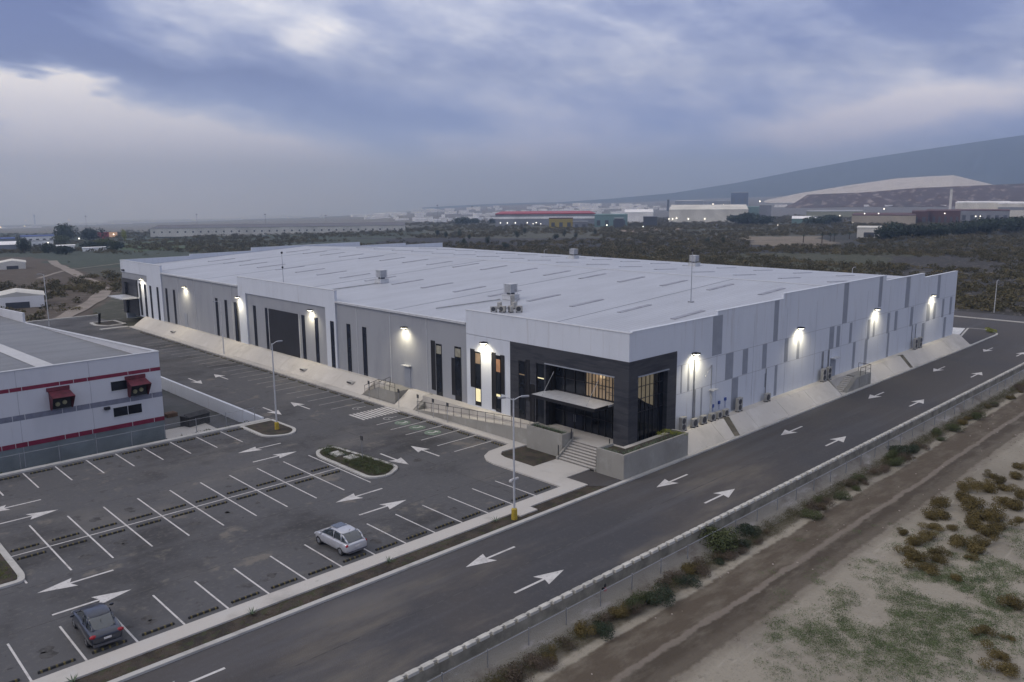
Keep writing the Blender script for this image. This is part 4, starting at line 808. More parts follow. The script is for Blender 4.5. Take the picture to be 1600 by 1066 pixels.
def car(kind, loc, rzz, label, paint):
    t = thing('parked_car', label, 'car', loc, rzz)      # +y is the nose
    if kind == 'hatch':
        Lh = 2.05; W2 = .86; top = 1.46
        body = [(-Lh, sec(.70, .38, .60, .86)), (-Lh+.06, sec(.82, .28, .60, .90)), (-Lh+.3, sec(W2, .24, .60, .93)), (-1.2, sec(W2+.01, .22, .58, .93)), (0, sec(W2, .22, .58, .90)), (.8, sec(W2, .22, .58, .91)), (1.35, sec(W2+.01, .22, .58, .88)), (1.8, sec(.77, .24, .55, .74)), (Lh-.08, sec(.62, .28, .50, .62)), (Lh, sec(.48, .34, .46, .54))]
        cab = [(-Lh+.14, .58, .90, .92), (-Lh+.42, .62, .90, 1.20), (-Lh+.78, .61, .90, 1.39), (-.85, .60, .90, top), (-.1, .595, .90, top+.01), (.40, .58, .90, 1.36), (.88, .61, .89, 1.10), (1.32, .66, .86, .89)]
    else:
        Lh = 2.2; W2 = .87; top = 1.43
        body = [(-Lh, sec(.60, .38, .58, .80, .8)), (-Lh+.08, sec(.76, .30, .60, .90, .85)), (-Lh+.35, sec(.84, .25, .60, .95, .9)), (-1.2, sec(W2+.01, .22, .58, .94)), (0, sec(W2, .22, .58, .90)), (.8, sec(W2, .22, .58, .90)), (1.4, sec(W2+.01, .22, .58, .86)), (1.9, sec(.82, .24, .55, .76)), (Lh-.05, sec(.70, .28, .50, .64)), (Lh, sec(.6, .34, .48, .58))]
        cab = [(-Lh+.48, .50, .93, .95), (-Lh+.85, .56, .92, 1.16), (-Lh+1.22, .59, .91, 1.36), (-.6, .59, .90, top), (.1, .585, .90, top), (.5, .58, .89, 1.32), (1.0, .61, .88, 1.06), (1.4, .66, .85, .87)]
    loft(body, 'body', paint, t)
    def csec(w, z0, z1): return [(w*1.16, z0-.04), (w*1.14, z0+.06*(z1-z0)), (w*1.06, z0+.5*(z1-z0)), (w*.98, z0+.86*(z1-z0)), (w*.84, z1-.02), (w*.3, z1)]
    loft([(y, csec(w, z0, z1)) for y, w, z0, z1 in cab], 'cabin_glass', M_carglass, t)
    # roof skin and pillars over the glass
    i0, i1 = (2, 5) if kind == 'hatch' else (2, 5); b = []
    for y, w, z0, z1 in cab[i0:i1+1]: b.append((y, [(w*.99, z1-.085), (w*.985, z1-.03), (w*.84, z1+.012), (w*.3, z1+.03)]))
    rf_ = loft(b, 'roof_skin', paint, t)
    def pillar(segs):
        bb = MB()
        for a, c, r in segs: bb.tube(a, c, r, n=6)
        bb.build('pillar', paint, t, smooth=True)
    for s_ in (-1, 1):
        P = [Vector((s_*w*1.03, y, z1-.03)) for y, w, z0, z1 in (cab[-1], cab[-2], cab[-3])]; pillar([(a, c, .032) for a, c in zip(P[:-1], P[1:])])
        P = [Vector((s_*(w*1.02), y, z1-.04)) for y, w, z0, z1 in cab[:i0+1]]; pillar([(a, c, .04 if kind == 'sedan' else .05) for a, c in zip(P[:-1], P[1:])])
        pillar([((s_*.73, -.35, .9), (s_*.62, -.35, top-.06), .028)]); w2 = cab[2][1]; pillar([((s_*w2*1.14, cab[2][0]+.05, .93), (s_*w2*1.0, cab[2][0]+.12, top-.08), .045)])
    for s_ in (-1, 1):
        wheel(t, s_*.76, 1.28); wheel(t, s_*.76, -1.25)
        b_ = MB(); b_.ball((s_*.99, .75, 1.0), .12, (1, .55, .7)); b_.build('wing_mirror', paint, t, smooth=True)
        b_ = MB(); b_.ball((s_*.66, -Lh+.13, .80 if kind == 'hatch' else .83), .17, (1.1, .62, .6)); b_.build('tail_light', mat('red_lens', (.32, .01, .02), .25, var=.1), t, smooth=True)
        b_ = MB(); b_.ball((s_*.58, Lh-.17, .60), .18, (1.1, .6, .45)); b_.build('headlight', mat('clear_lens', (.5, .52, .55), .15), t, smooth=True)
    b_ = MB(); b_.box(-.18, .18, -Lh-.03, -Lh+.01, .62, .72); b_.build('number_plate', M_paint, t)
    b_ = MB(); b_.box(-.70, .70, -Lh-.015, -Lh+.1, .30, .42); b_.build('bumper', mat('bumper_grey', (.10, .10, .11), .6), t)
    if kind == 'hatch': b_ = MB(); b_.box(-.42, .42, -.35, .4, top+.015, top+.034); b_.build('sunroof', M_carglass, t, bevel=.01)
    b_ = MB(); b_.tube((0, -1.15, top), (0, -1.3, top+.13), .015); b_.build('aerial', M_frame, t)
    return t
M_carglass = mat('car_glass', (.02, .032, .04), .06, spec=1.0, coat=1)
M_silver = mat('silver_car_paint', (.52, .53, .56), .32, .45, var=.04, coat=.6)
M_slate = mat('slate_car_paint', (.032, .038, .055), .3, .5, var=.05, coat=.8)
car('hatch', (11.6, 3.05, 0), R(2), 'small silver hatchback with dark sunroof parked nose-in on the dark lot', M_silver)
car('sedan', (-3.7, 2.85, 0), R(-3), 'dark slate grey saloon parked in the bay at the bottom left', M_slate)

# ------------------------------------------------------------------ barrier wall with notched coping, chain-link fence
bw = thing('barrier_wall', 'long low concrete road barrier with notched white coping', 'wall', (0, -12.4, 0))
b = MB(); b.box(-60, 150, -.22, .02, -1.6, .16); b.build('concrete_wall', mat('stained_wall', (.23, .215, .175), .9, var=.25, scale=.9), bw)
b = MB(); b.extr([(-60, -12.6, -.48), (-60, -12.6, -1.6), (-60, -14.2, -1.6), (-60, -14.2, -1.28)], (210, 0, 0)); struct(b.build('embankment_path', multi_mat('rubble_bank', (.215, .20, .17), [((.14, .12, .10, .8), .5, .5, .65, (1, 1, 1), 3), ((.36, .345, .33, .6), 1.2, .5, .7, (.4, 1, 1), 9)], bump=.6)))
b = MB(); x = -30.0
while x < 150: b.box(x+.26, x+.93, -.27, .04, .16, .33); b.box(x, x+.26, -.10, .04, .16, .30); x += .93
b.build('notched_coping', mat('white_coping', (.50, .485, .44), .8, var=.18, scale=1.2), bw)
def chain_mat():
    m = bpy.data.materials.new('chain_link'); m.use_nodes = True; n = m.node_tree.nodes; l = m.node_tree.links; p = n['Principled BSDF']; p.inputs['Base Color'].default_value = (.33, .34, .35, 1); p.inputs['Roughness'].default_value = .6
    tr = n.new('ShaderNodeBsdfTransparent'); mx_ = n.new('ShaderNodeMixShader'); out = n['Material Output']
    g = n.new('ShaderNodeNewGeometry'); tx = n.new('ShaderNodeTexNoise'); tx.inputs['Scale'].default_value = .7; l.new(g.outputs['Position'], tx.inputs['Vector'])
    mr = n.new('ShaderNodeMapRange'); mr.inputs[3].default_value = .03; mr.inputs[4].default_value = .10; l.new(tx.outputs['Fac'], mr.inputs[0]); l.new(mr.outputs[0], mx_.inputs[0])
    l.new(tr.outputs[0], mx_.inputs[1]); l.new(p.outputs[0], mx_.inputs[2]); l.new(mx_.outputs[0], out.inputs[0]); return m
M_chain = chain_mat()
def chain_fence(p0, p1, h, z, label, sp=3.0):
    p0 = Vector((*p0, z)); p1 = Vector((*p1, z)); t = thing('chain_link_fence', label, 'fence', p0); d = p1-p0; n = round(d.length/sp)
    b = MB(); b.poly([(0, 0, .03), tuple(d+Vector((0, 0, .03))), tuple(d+Vector((0, 0, h))), (0, 0, h)]); b.build('wire_mesh', M_chain, t)
    b = MB(); b.tube((0, 0, h), tuple(d+Vector((0, 0, h))), .022, n=6); b.build('top_rail', M_steel, t)
    b = MB(); b.tube((0, 0, 0), (0, 0, h+.1), .035, n=6); pz = b.build('fence_post', M_steel, t)
    for k in range(1, n+1): c = pz.copy(); COL.objects.link(c); c.parent = t; c.location = d*k/n
chain_fence((-7.9, -13.4), (148, -13.4), 1.30, -1.25, 'long chain-link fence running below the notched road barrier')
chain_fence((-9, 36.3), (22, 36.3), 2.3, -.9, 'chain-link fence along the kerb in front of the red-striped building')

# ------------------------------------------------------------------ neighbouring red-striped building and its yard
b = MB(); b.prism([(-90, 35.75), (22.45, 35.75), (22.45, 131), (-90, 131)], -1.6, -1.2); struct(b.build('yard_ground', multi_mat('yard_asphalt', (.10, .10, .105), [((.06, .065, .06, .8), .1, .45, .65, (1, 1, 1), 3), ((.18, .17, .155, .7), .3, .55, .7, (1, 1, 1), 8)])))
b = MB(); b.box(14.3, 19.5, 37.0, 43.5, -1.2, -1.12); struct(b.build('pavement', M_conc))
rw = MB(); rw.box(22.45, 22.75, 35.75, 131, -1.5, .34); o = rw.build('retaining_wall', M_white); tag(o, 'long white retaining wall between the drive and the sunken yard', 'wall')
b = MB(); b.box(22.75, 23.2, 35.75, 131, -.5, -.12); struct(b.build('drainage_channel_floor', M_soil))
nb = thing('striped_building', 'white neighbouring building with crimson and grey horizontal stripes and ribbed roof', 'building', (14.2, 40.3, -1.2)); NO = Vector((14.2, 40.3, -1.2)); yn = 40.3; xc = 14.2
def nbuild(b, name, m, parent=nb): return rel(b, NO).build(name, m, parent)
M_nw = multi_mat('neighbour_white', (.56, .57, .60), [((.50, .51, .54, .7), .35, .45, .7, (1, 1, .35), 2), ((.42, .425, .44, .5), 1.1, .60, .75, (2.5, 2.5, .15), 9)], rough=.6, bump=0)
b = MB(); b.box(-60, xc, yn, yn+.3, .9, 7.95); nbuild(b, 'front_wall', M_nw)
b = MB(); b.box(-60, xc, yn+.01, yn+.3, -1.2, .9); nbuild(b, 'base_wall', mat('teal_grey_render', (.16, .19, .20), .8, var=.15, scale=.4))
b = MB(); b.extr([(xc-.3, yn+.3, -1.2), (xc-.3, 92, -1.2), (xc-.3, 92, 5.3), (xc-.3, yn+.3, 7.95)], (.3, 0, 0)); b.extr([(xc-.3, 92, -1.2), (xc-.3, 107, -1.2), (xc-.3, 107, 6.1), (xc-.3, 92, 6.8)], (.3, 0, 0)); b.box(-60, xc-.3, 107, 107.3, -1.2, 6.1); nbuild(b, 'side_wall', M_nw)
b = MB(); b.extr([(xc-.36, yn+.3, 7.95), (xc-.36, 92, 5.3), (xc-.36, 92, 5.38), (xc-.36, yn+.3, 8.03)], (.42, 0, 0)); b.box(-60, xc+.04, yn-.05, yn+.34, 7.95, 8.02); nbuild(b, 'coping', M_lmetal)
b = MB(); b.poly([(-60, yn+.3, 7.1), (xc-.3, yn+.3, 7.1), (xc-.3, 107, 4.9), (-60, 107, 4.9)]); nr = nbuild(b, 'ribbed_roof', M_roofN)
b = MB(); b.poly([(4.6, yn+.3, 7.14), (6.2, yn+.3, 7.14), (6.2, 106, 4.98), (4.6, 106, 4.98)]); nbuild(b, 'roof_light_strip', corrugated('pale_rooflight', (.55, .55, .54), 1, .9, .8), nr)
for z0, z1, m in ((6.05, 6.4, M_red), (3.35, 3.85, mat('slate_stripe', (.17, .18, .23), .6)), (.85, 1.28, M_red)):
    b = MB(); b.box(-60, xc+.01, yn-.012, yn+.02, z0, z1); b.box(xc, xc+.012, yn-.012, 60, z0, z1); nbuild(b, 'stripe', m)
for x in (13.2, 11.1, 7.4, 6.2, 5.0, 1.9, .9, -.2, -2.5):
    for z0, z1 in ((.85, 1.3), (3.3, 3.9), (6.0, 6.45)): b = MB(); b.box(x-.025, x+.025, yn-.02, yn-.013, z0, z1); nbuild(b, 'stripe_break', M_lmetal)
for x in (7.6, 1.5, -5): b = MB(); b.box(x-.02, x+.02, yn-.008, yn-.002, -1.1, 7.9); nbuild(b, 'panel_joint', M_joint)
for x0, x1, z0, z1 in ((9.45, 10.9, 4.7, 5.6), (9.45, 10.75, 2.1, 3.0), (10.82, 12.1, 2.1, 3.0)):
    b = MB(); b.box(x0, x1, yn-.03, yn+.02, z0, z1); wo_ = nbuild(b, 'window', M_glass); b = MB(); b.box(x0-.06, x1+.06, yn-.05, yn, z0-.07, z0); b.box(x0-.06, x1+.06, yn-.05, yn, z1, z1+.05); nbuild(b, 'frame', M_lmetal, wo_)
for x0 in (4.0, 10.9):
    x1 = x0+1.75; b = MB(); y1 = yn-1.35
    b.poly([(x0, yn, 5.6), (x1, yn, 5.6), (x1+.15, y1, 5.15), (x0-.0, y1, 5.15)]); b.poly([(x0, yn, 3.9), (x0, yn, 5.6), (x0, y1, 5.15), (x0, yn-.7, 3.9)]); b.poly([(x1, yn, 3.9), (x1, yn-.7, 3.9), (x1+.15, y1, 5.15), (x1, yn, 5.6)])
    b.box(x0-.15, x1+.05, yn-.12, yn, 5.6, 5.95)
    ho = nbuild(b, 'vent_hood', mat('weathered_maroon', (.13, .022, .035), .75, var=.25, scale=1.5)); b = MB(); b.box(x0+.05, x1-.05, yn-.4, yn-.02, 3.95, 5.3); nbuild(b, 'fan_housing', M_black, ho)
    for dx, zf in ((.55, 4.4), (1.15, 4.5)):
        b = MB(); b.tube((x0+dx, yn-.55, zf), (x0+dx, yn-.4, zf), .2, n=12); nbuild(b, 'fan_motor', mat('brassy_metal', (.35, .33, .2), .4, .5), ho)
b = MB(); b.box(8.6, 9.1, yn-.35, yn, 3.0, 3.25); nbuild(b, 'floodlight', M_frame)
# things in the yard
def pallet_stack(x, y, n, label, rzz=0):
    t = thing('pallet_stack', label, 'pallets', (x, y, -1.2), rzz)
    for k in range(n):
        b = MB()
        for i in range(5): b.box(-.6+i*.26, -.42+i*.26, -.5, .5, k*.15+.10, k*.15+.125)
        for i in range(3): b.box(-.6, .62, -.5+i*.45, -.4+i*.45, k*.15, k*.15+.10)
        b.build('pallet', mat('weathered_wood', (.16, .10, .07), .9, var=.3, scale=3), t)
pallet_stack(16.4, 50.5, 6, 'stack of worn brown pallets beside the corner of the striped building', .3); pallet_stack(18.0, 49.0, 3, 'low stack of pallets in the yard nearer the retaining wall', .1)
b = MB(); b.box(0, 2.6, 0, 1.6, 0, 1.1); b.extr([(-.05, -.05, 1.1), (2.65, -.05, 1.1), (2.65, .8, 1.35), (-.05, .8, 1.35)], (0, 0, .05)); o = b.build('skip_container', mat('dark_tarp', (.035, .035, .038), .8, var=.3)); o.location = (17.6, 42.6, -1.2); o.rotation_euler = (0, 0, .25); tag(o, 'dark tarpaulin-covered skip in the sunken yard', 'skip')

# ------------------------------------------------------------------ vegetation
def leaf_cloud(n, r, h, leaf, blobs=5, flat=1.0, seed=0, hollow=.55):
    """leaf-sized quads spread over several overlapping lumps"""
    g = np.random.default_rng(seed); cs = [(g.normal(0, r*.38), g.normal(0, r*.38), h*(.35+.45*g.random())) for _ in range(blobs)]; V = []; Fc = []
    for i in range(n):
        c = cs[g.integers(blobs)]; v = g.normal(size=3); v /= np.linalg.norm(v); k = (hollow+(1-hollow)*g.random()**.5)
        p = np.array([c[0]+v[0]*r*.62*k, c[1]+v[1]*r*.62*k, c[2]+v[2]*h*.48*k*flat]); p[2] = max(p[2], .02)
        a = g.normal(size=3); a /= np.linalg.norm(a); b_ = np.cross(a, v); b_ /= (np.linalg.norm(b_)+1e-6); s = leaf*(.6+.8*g.random()); q = len(V)
        V += [tuple(p-a*s-b_*s*.5), tuple(p+a*s-b_*s*.5), tuple(p+a*s*.6+b_*s*.6), tuple(p-a*s*.6+b_*s*.6)]; Fc.append((q, q+1, q+2, q+3))
    return V, Fc
def foliage_mat(name, c1, c2, rnd=True):
    m = bpy.data.materials.new(name); m.use_nodes = True; n = m.node_tree.nodes; l = m.node_tree.links; p = n['Principled BSDF']; p.inputs['Roughness'].default_value = .8; p.inputs['Specular IOR Level'].default_value = .2
    g = n.new('ShaderNodeNewGeometry'); oi = n.new('ShaderNodeObjectInfo'); tx = n.new('ShaderNodeTexNoise'); tx.inputs['Scale'].default_value = 1.1; tx.inputs['Detail'].default_value = 4; l.new(g.outputs['Position'], tx.inputs['Vector'])
    ad = n.new('ShaderNodeMath'); ad.operation = 'MULTIPLY_ADD'; l.new(oi.outputs['Random'], ad.inputs[0]); ad.inputs[1].default_value = .35; l.new(tx.outputs['Fac'], ad.inputs[2])
    ad2 = n.new('ShaderNodeMath'); ad2.operation = 'MULTIPLY_ADD'; l.new(g.outputs['Random Per Island'], ad2.inputs[0]); ad2.inputs[1].default_value = .3; l.new(ad.outputs[0], ad2.inputs[2])
    rp = n.new('ShaderNodeValToRGB'); rp.color_ramp.elements[0].position = .45; rp.color_ramp.elements[1].position = 1.0; rp.color_ramp.elements[0].color = (*c1, 1); rp.color_ramp.elements[1].color = (*c2, 1); l.new(ad2.outputs[0], rp.inputs[0]); l.new(rp.outputs[0], p.inputs['Base Color']); MATS[name] = m; return m
M_olive = foliage_mat('olive_bush', (.055, .045, .018), (.145, .112, .042)); M_greenb = foliage_mat('green_bush', (.035, .050, .022), (.09, .105, .045)); M_darkg = foliage_mat('dark_tree', (.014, .024, .018), (.045, .062, .038)); M_brownb = foliage_mat('dry_bush', (.055, .042, .032), (.13, .10, .075)); M_sage = foliage_mat('sage_weed', (.055, .085, .035), (.135, .175, .08)); M_agave = foliage_mat('agave_green', (.05, .08, .05), (.13, .17, .11)); M_lime = foliage_mat('lime_shrub', (.14, .17, .02), (.30, .32, .05))
def cloud_obj(name, m, parent=None, **k):
    V, Fc = leaf_cloud(**k); me = bpy.data.meshes.new(name); me.from_pydata(V, [], Fc); me.materials.append(m); o = bpy.data.objects.new(name, me); COL.objects.link(o); o.parent = parent; return o
protos = {}
def bush(kind, x, y, z, s, label, group, sz=None):
    if kind not in protos:
        m, kw = {'olive': (M_olive, dict(n=2600, r=.85, h=.8, leaf=.036, blobs=5, hollow=.3)), 'green': (M_greenb, dict(n=2600, r=1, h=1.2, leaf=.042, blobs=7, hollow=.65)), 'dry': (M_brownb, dict(n=1800, r=.9, h=.9, leaf=.034, blobs=6, hollow=.6)), 'dark': (M_darkg, dict(n=2200, r=1, h=.9, leaf=.04, blobs=6, hollow=.65)), 'sage': (M_sage, dict(n=260, r=.9, h=.35, leaf=.045, blobs=7))}[kind]
        protos[kind] = [cloud_obj('bush', m, None, seed=ord(kind[0])+i, **kw).data for i in range(3)]
        for o in [o for o in bpy.data.objects if o.data in protos[kind]]: bpy.data.objects.remove(o)
    o = bpy.data.objects.new('bush', random.choice(protos[kind])); COL.objects.link(o); o.location = (x, y, z); o.rotation_euler = (0, 0, random.random()*6.3)
    o.scale = (s*random.uniform(.85, 1.2), s*random.uniform(.85, 1.2), s*(sz or random.uniform(.8, 1.1))); tag(o, label, 'bush', group); return o
ZS = -1.3
def sbush(kind, px, py, s, label, group, sz=None):
    p = on_z(px, py, ZS); return bush(kind, p[0], p[1], ZS-.03, s*(1.0 if kind == 'olive' else .85), label, group, sz)
# olive bushes on the sand (photo positions of their feet)
for px, py, s in [(1440, 893, .9), (1432, 875, .9), (1418, 868, .7), (1460, 880, .8), (1425, 850, .8), (1448, 845, .9), (1470, 868, .7), (1455, 828, .7), (1410, 835, .5), (1488, 828, .5), (1462, 805, 1.0), (1470, 792, .9), (1455, 812, .7), (1505, 782, .8), (1510, 768, .9), (1530, 760, .9), (1545, 770, 1.0), (1560, 756, .8), (1575, 768, .8), (1590, 748, .9), (1598, 735, .8), (1520, 792, 1.1), (1535, 806, 1.2), (1555, 812, 1.1), (1525, 826, 1.0), (1545, 836, 1.1), (1565, 825, .9), (1500, 855, .9), (1520, 862, .9), (1540, 850, .8), (1585, 795, .9), (1598, 780, .9), (1570, 790, .8), (1496, 908, .6), (1520, 875, .5), (1580, 950, .8), (1535, 992, .6), (1552, 1024, .6), (1562, 1052, .75), (1575, 1000, .4), (1590, 815, .6), (1545, 745, .7)]:
    sbush('olive', px, py, s, 'rounded olive-brown bush growing on the pale sand', 'olive-brown bushes on the sand at the right')
# green bushes under the fence
for px, py, s, k in [(1128, 862, 1.5, 'green'), (1118, 855, 1.2, 'green'), (1166, 838, 1.0, 'dark'), (1176, 835, .8, 'dark'), (1410, 712, 1.2, 'dark'), (1398, 708, .9, 'dark'), (1424, 706, .8, 'dark'), (1394, 712, .6, 'dry')]:
    sbush(k, px, py, s, 'large dark green bush leaning on the fence' if k == 'green' else 'nearly black bush tucked under the fence', 'dark bushes under the fence')
for t_ in np.linspace(0, 1, 52):
    x = -6+t_*42+random.uniform(-.5, .5); k = random.choice(['dry', 'green', 'olive', 'dry', 'dark']); s = random.uniform(.35, .85)*(1 if x < 32 else .7)
    bush(k, x, -14.1-random.random()*1.1, ZS-.03, s, 'tangled scrub bush in the strip below the chain-link fence', 'scrub bushes below the fence')
for t_ in range(70):
    x = 36+random.random()*100; bush(random.choice(['dry', 'green', 'dry', 'olive']), x, -14.3-random.random()*1.2, ZS-.03, random.uniform(.3, .75), 'low scrub bush in the far strip below the chain-link fence', 'low scrub bushes along the far fence')
def bulk(name, m, spots, n, r, h, leaf, seed, kind='stuff', label=None, cat=None):
    """many clumps nobody could count, as one mesh. spots: x, y, z, scale"""
    base = [leaf_cloud(n, r, h, leaf, blobs=3, seed=seed+i) for i in range(4)]; base = [np.array(v) for v, f in base]
    Vs = []; g = np.random.default_rng(seed)
    for (x, y, z, s) in spots:
        v = base[g.integers(4)]; a = g.random()*6.28; c, sn = math.cos(a), math.sin(a); q = v*s; q = np.stack([q[:, 0]*c-q[:, 1]*sn+x, q[:, 0]*sn+q[:, 1]*c+y, q[:, 2]+z], 1); Vs.append(q)
    V = np.concatenate(Vs); nf = len(V)//4; me = bpy.data.meshes.new(name); me.vertices.add(len(V)); me.vertices.foreach_set('co', V.ravel()); me.loops.add(nf*4); me.loops.foreach_set('vertex_index', np.arange(nf*4)); me.polygons.add(nf); me.polygons.foreach_set('loop_start', np.arange(nf)*4); me.polygons.foreach_set('loop_total', np.full(nf, 4)); me.update(calc_edges=True)
    me.materials.append(m); o = bpy.data.objects.new(name, me); COL.objects.link(o); o['kind'] = kind
    if label: o['label'] = label
    return o
# sage weeds over the sand at the lower right
spots = []
for _ in range(9500):
    px, py = random.uniform(1180, 1640), random.uniform(820, 1080)
    cx = (px-1500)/170; cy = (py-930-(1500-px)*.25)/75
    dens = math.exp(-(cx*cx+cy*cy)*.8)+.55*math.exp(-((px-1290)/60)**2-((py-985)/18)**2)+.25*math.exp(-((px-1430)/90)**2-((py-1030)/35)**2)
    p = on_z(px, py, ZS); nn = noise.noise(Vector((p[0]*.35, p[1]*.35, 0)))
    if random.random() < dens*.65 and nn > -.22: spots.append((p[0], p[1], ZS-.02, random.uniform(.35, .85)))
bulk('ground_weeds', M_sage, spots, 70, .8, .22, .034, 5)
spots = []
for _ in range(420):
    px, py = random.uniform(900, 1600), random.uniform(640, 1066); p = on_z(px, py, ZS)
    if p[1] > -29 or p[0] < -20: continue
    spots.append((p[0], p[1], ZS-.02, random.uniform(.1, .32)))
for _ in range(500):
    x = random.uniform(-5, 140); spots.append((x, random.choice([-13.8-random.random()*1.6, -20.4+random.gauss(0, .3), -28+random.gauss(0, .6)]), ZS-.02, random.uniform(.12, .4)))
bulk('ground_litter', M_brownb, spots, 40, .8, .4, .05, 15)
p = on_z(944, 929, -.9); t = thing('rubbish_bag', 'pink cloth and black bag caught in the scrub under the fence', 'rubbish', (p[0], p[1], -1.3), .4)
b = MB(); b.ball((0, 0, .62), .26, (1.2, .8, .9)); b.build('pink_cloth', mat('faded_pink_cloth', (.33, .13, .13), .9, var=.3, scale=6), t, smooth=True); b = MB(); b.ball((.12, .05, .95), .16, (1, .9, 1.1)); b.ball((-.2, 0, .85), .1); b.build('black_bag', M_black, t, smooth=True)
spots = []
for _ in range(4200):
    x = -9+150*random.random()**1.25; spots.append((x, -13.75-abs(random.gauss(0, .6)), ZS-.02, random.uniform(.25, .75)))
bulk('dry_grass', foliage_mat('fence_grass', (.045, .045, .022), (.125, .115, .055)), spots, 60, .8, .75, .032, 95)
# stones
b = MB()
for _ in range(500):
    x = random.uniform(0, 110); y = random.uniform(-40, -14); s = random.uniform(.02, .07); b.ball((x, y, ZS+s*.3), s, (1, 1.2, .7), 5, 3)
o = b.build('gravel', mat('pale_stone', (.38, .33, .29), .9)); o['kind'] = 'stuff'
# scrubland behind: distance-graded clumps
spots = []; spots2 = []
for _ in range(60000):
    a = R(random.uniform(9, 78)); r = 150*math.exp(random.random()*2.3); x = CAM[0]+r*math.sin(a); y = CAM[1]+r*math.cos(a)
    if -60 < x < 37 and y < 136: continue
    if x < 160 and y < 127 and x > 20: continue
    if 36 < x < 122 and y < 128: continue
    if x < 22 and y < 112: continue
    if 148 < x < 162: continue
    nn = noise.fractal(Vector((x*.012, y*.012, 3.3)), 1., 2., 3); pj = proj((x, y, -3))
    adeg = math.degrees(a); thr = .12 if adeg < 22 else -.12 if adeg < 50 else -.5
    if pj[0] < 420 and 392 < pj[1] < 520: thr = .42
    if 1170 < pj[0] < 1340 and 366 < pj[1] < 386: continue
    if nn < thr+random.gauss(0, .1): continue
    s = random.uniform(.35, 1.1)*(1+(r-150)/800); (spots if random.random() < .55 else spots2).append((x, y, float(terrain_z(x, y))-.2, s))
    if len(spots)+len(spots2) > 17000: break
M_scrub = foliage_mat('scrub_dark', (.036, .035, .020), (.098, .088, .048)); M_scrub2 = foliage_mat('scrub_olive', (.060, .055, .028), (.145, .122, .062))
bulk('scrub_vegetation', M_scrub, spots, 70, 1.7, 1.3, .20, 31); bulk('scrub_vegetation', M_scrub2, spots2, 70, 1.9, 1.0, .19, 41)
# individual trees
def tree(x, y, h, w_, kind, label, group=None, cat='tree', palm=False, seed=0):
    z = float(terrain_z(x, y)); t = thing('palm_tree' if palm else 'dense_tree', label, cat, (x, y, z-.2), 0, group); g = random.Random(seed)
    b = MB()
    if palm:
        b.tube((0, 0, 0), (.1, 0, h*.75), .28, .2); b.build('trunk', M_bark, t); V = MB()
        for k in range(26):
            a = k*2.4; e = g.uniform(-.5, 1.1); d = Vector((math.cos(a)*math.cos(e), math.sin(a)*math.cos(e), math.sin(e))); p = Vector((.1, 0, h*.75)); sd_ = Vector((-d.y, d.x, 0))*.18
            prev = p
            for j in range(4):
                nx = prev+d*(w_*.5/4); d = (d+Vector((0, 0, -.28))).normalized(); V.poly([tuple(prev-sd_), tuple(prev+sd_), tuple(nx+sd_*.8), tuple(nx-sd_*.8)]); prev = nx
        V.build('crown', M_darkg, t)
    else:
        b.tube((0, 0, 0), (0, 0, h*.4), w_*.05+.12, w_*.03+.08)
        for k in range(4):
            a = k*1.6+g.random(); b.tube((0, 0, h*.3), (math.cos(a)*w_*.25, math.sin(a)*w_*.25, h*.65), w_*.025+.05, .04, n=6)
        b.build('trunk', M_bark, t); V, Fc = leaf_cloud(1500, w_*.5, h*.85, w_*.035, blobs=9, seed=seed); V = [(p[0], p[1], p[2]+h*.15) for p in V]
        me = bpy.data.meshes.new('crown'); me.from_pydata(V, [], Fc); me.materials.append(kind); o = bpy.data.objects.new('crown', me); COL.objects.link(o); o.parent = t
M_bark = mat('bark', (.07, .05, .04), .9)
def tree_px(px, pyb, pyt, wpx, kind, label, group=None, palm=False):
    p = terr(px, pyb); D_ = proj(p)[2]; tree(p.x, p.y, (pyb-pyt)*D_/F_PX*1.02, wpx*D_/F_PX, kind, label, group, palm=palm, seed=int(px*7+pyb))
tree_px(101, 380, 353, 34, M_darkg, 'big dark round-crowned tree among the distant blue-roofed sheds'); tree_px(141, 378, 357, 30, M_darkg, 'second dark tree left of the red-walled building')
tree_px(92, 384, 370, 22, M_greenb, 'lighter green tree under the big dark tree'); tree_px(38, 396, 374, 24, M_darkg, 'dark tree left of the blue-roofed sheds'); tree_px(76, 396, 382, 22, M_darkg, 'low dark tree behind the bright lamp'); tree_px(142, 390, 378, 26, M_darkg, 'dark low tree before the yellow-green hedge'); tree_px(165, 388, 375, 34, M_greenb, 'wide yellow-green hedge-like tree beside the red-walled building'); tree_px(182, 392, 380, 24, M_darkg, 'dark bushy tree right of the yellow-green one'); tree_px(195, 378, 361, 9, M_lime, 'small bright yellow-green tree beside the pale field'); tree_px(103, 398, 386, 30, M_darkg, 'broad dark tree at the end of the dirt path')
for i, (px, pb, h_, w_) in enumerate([(684, 368, 9, 8), (697, 372, 9, 9), (718, 372, 12, 7), (733, 374, 7, 6), (808, 372, 10, 8), (820, 366, 10, 7), (868, 374, 8, 9), (882, 370, 9, 7), (900, 372, 8, 6), (1105, 381, 9, 7), (1130, 382, 10, 6), (725, 384, 10, 9), (762, 382, 12, 9), (790, 390, 10, 10), (930, 368, 10, 6), (553, 361, 8, 7)]): tree_px(px, pb, pb-h_, w_, M_darkg, 'dark solitary tree standing out of the scrub plain behind the roof', 'scattered dark trees on the plain')
for px, pb, pt in [(1255, 380, 364), (1284, 381, 361), (1297, 378, 362), (1303, 378, 362), (1327, 374, 361)]: tree_px(px, pb, pt, 8, M_darkg, 'slender palm tree beside the pale bare field', 'palm trees by the pale field', palm=True)
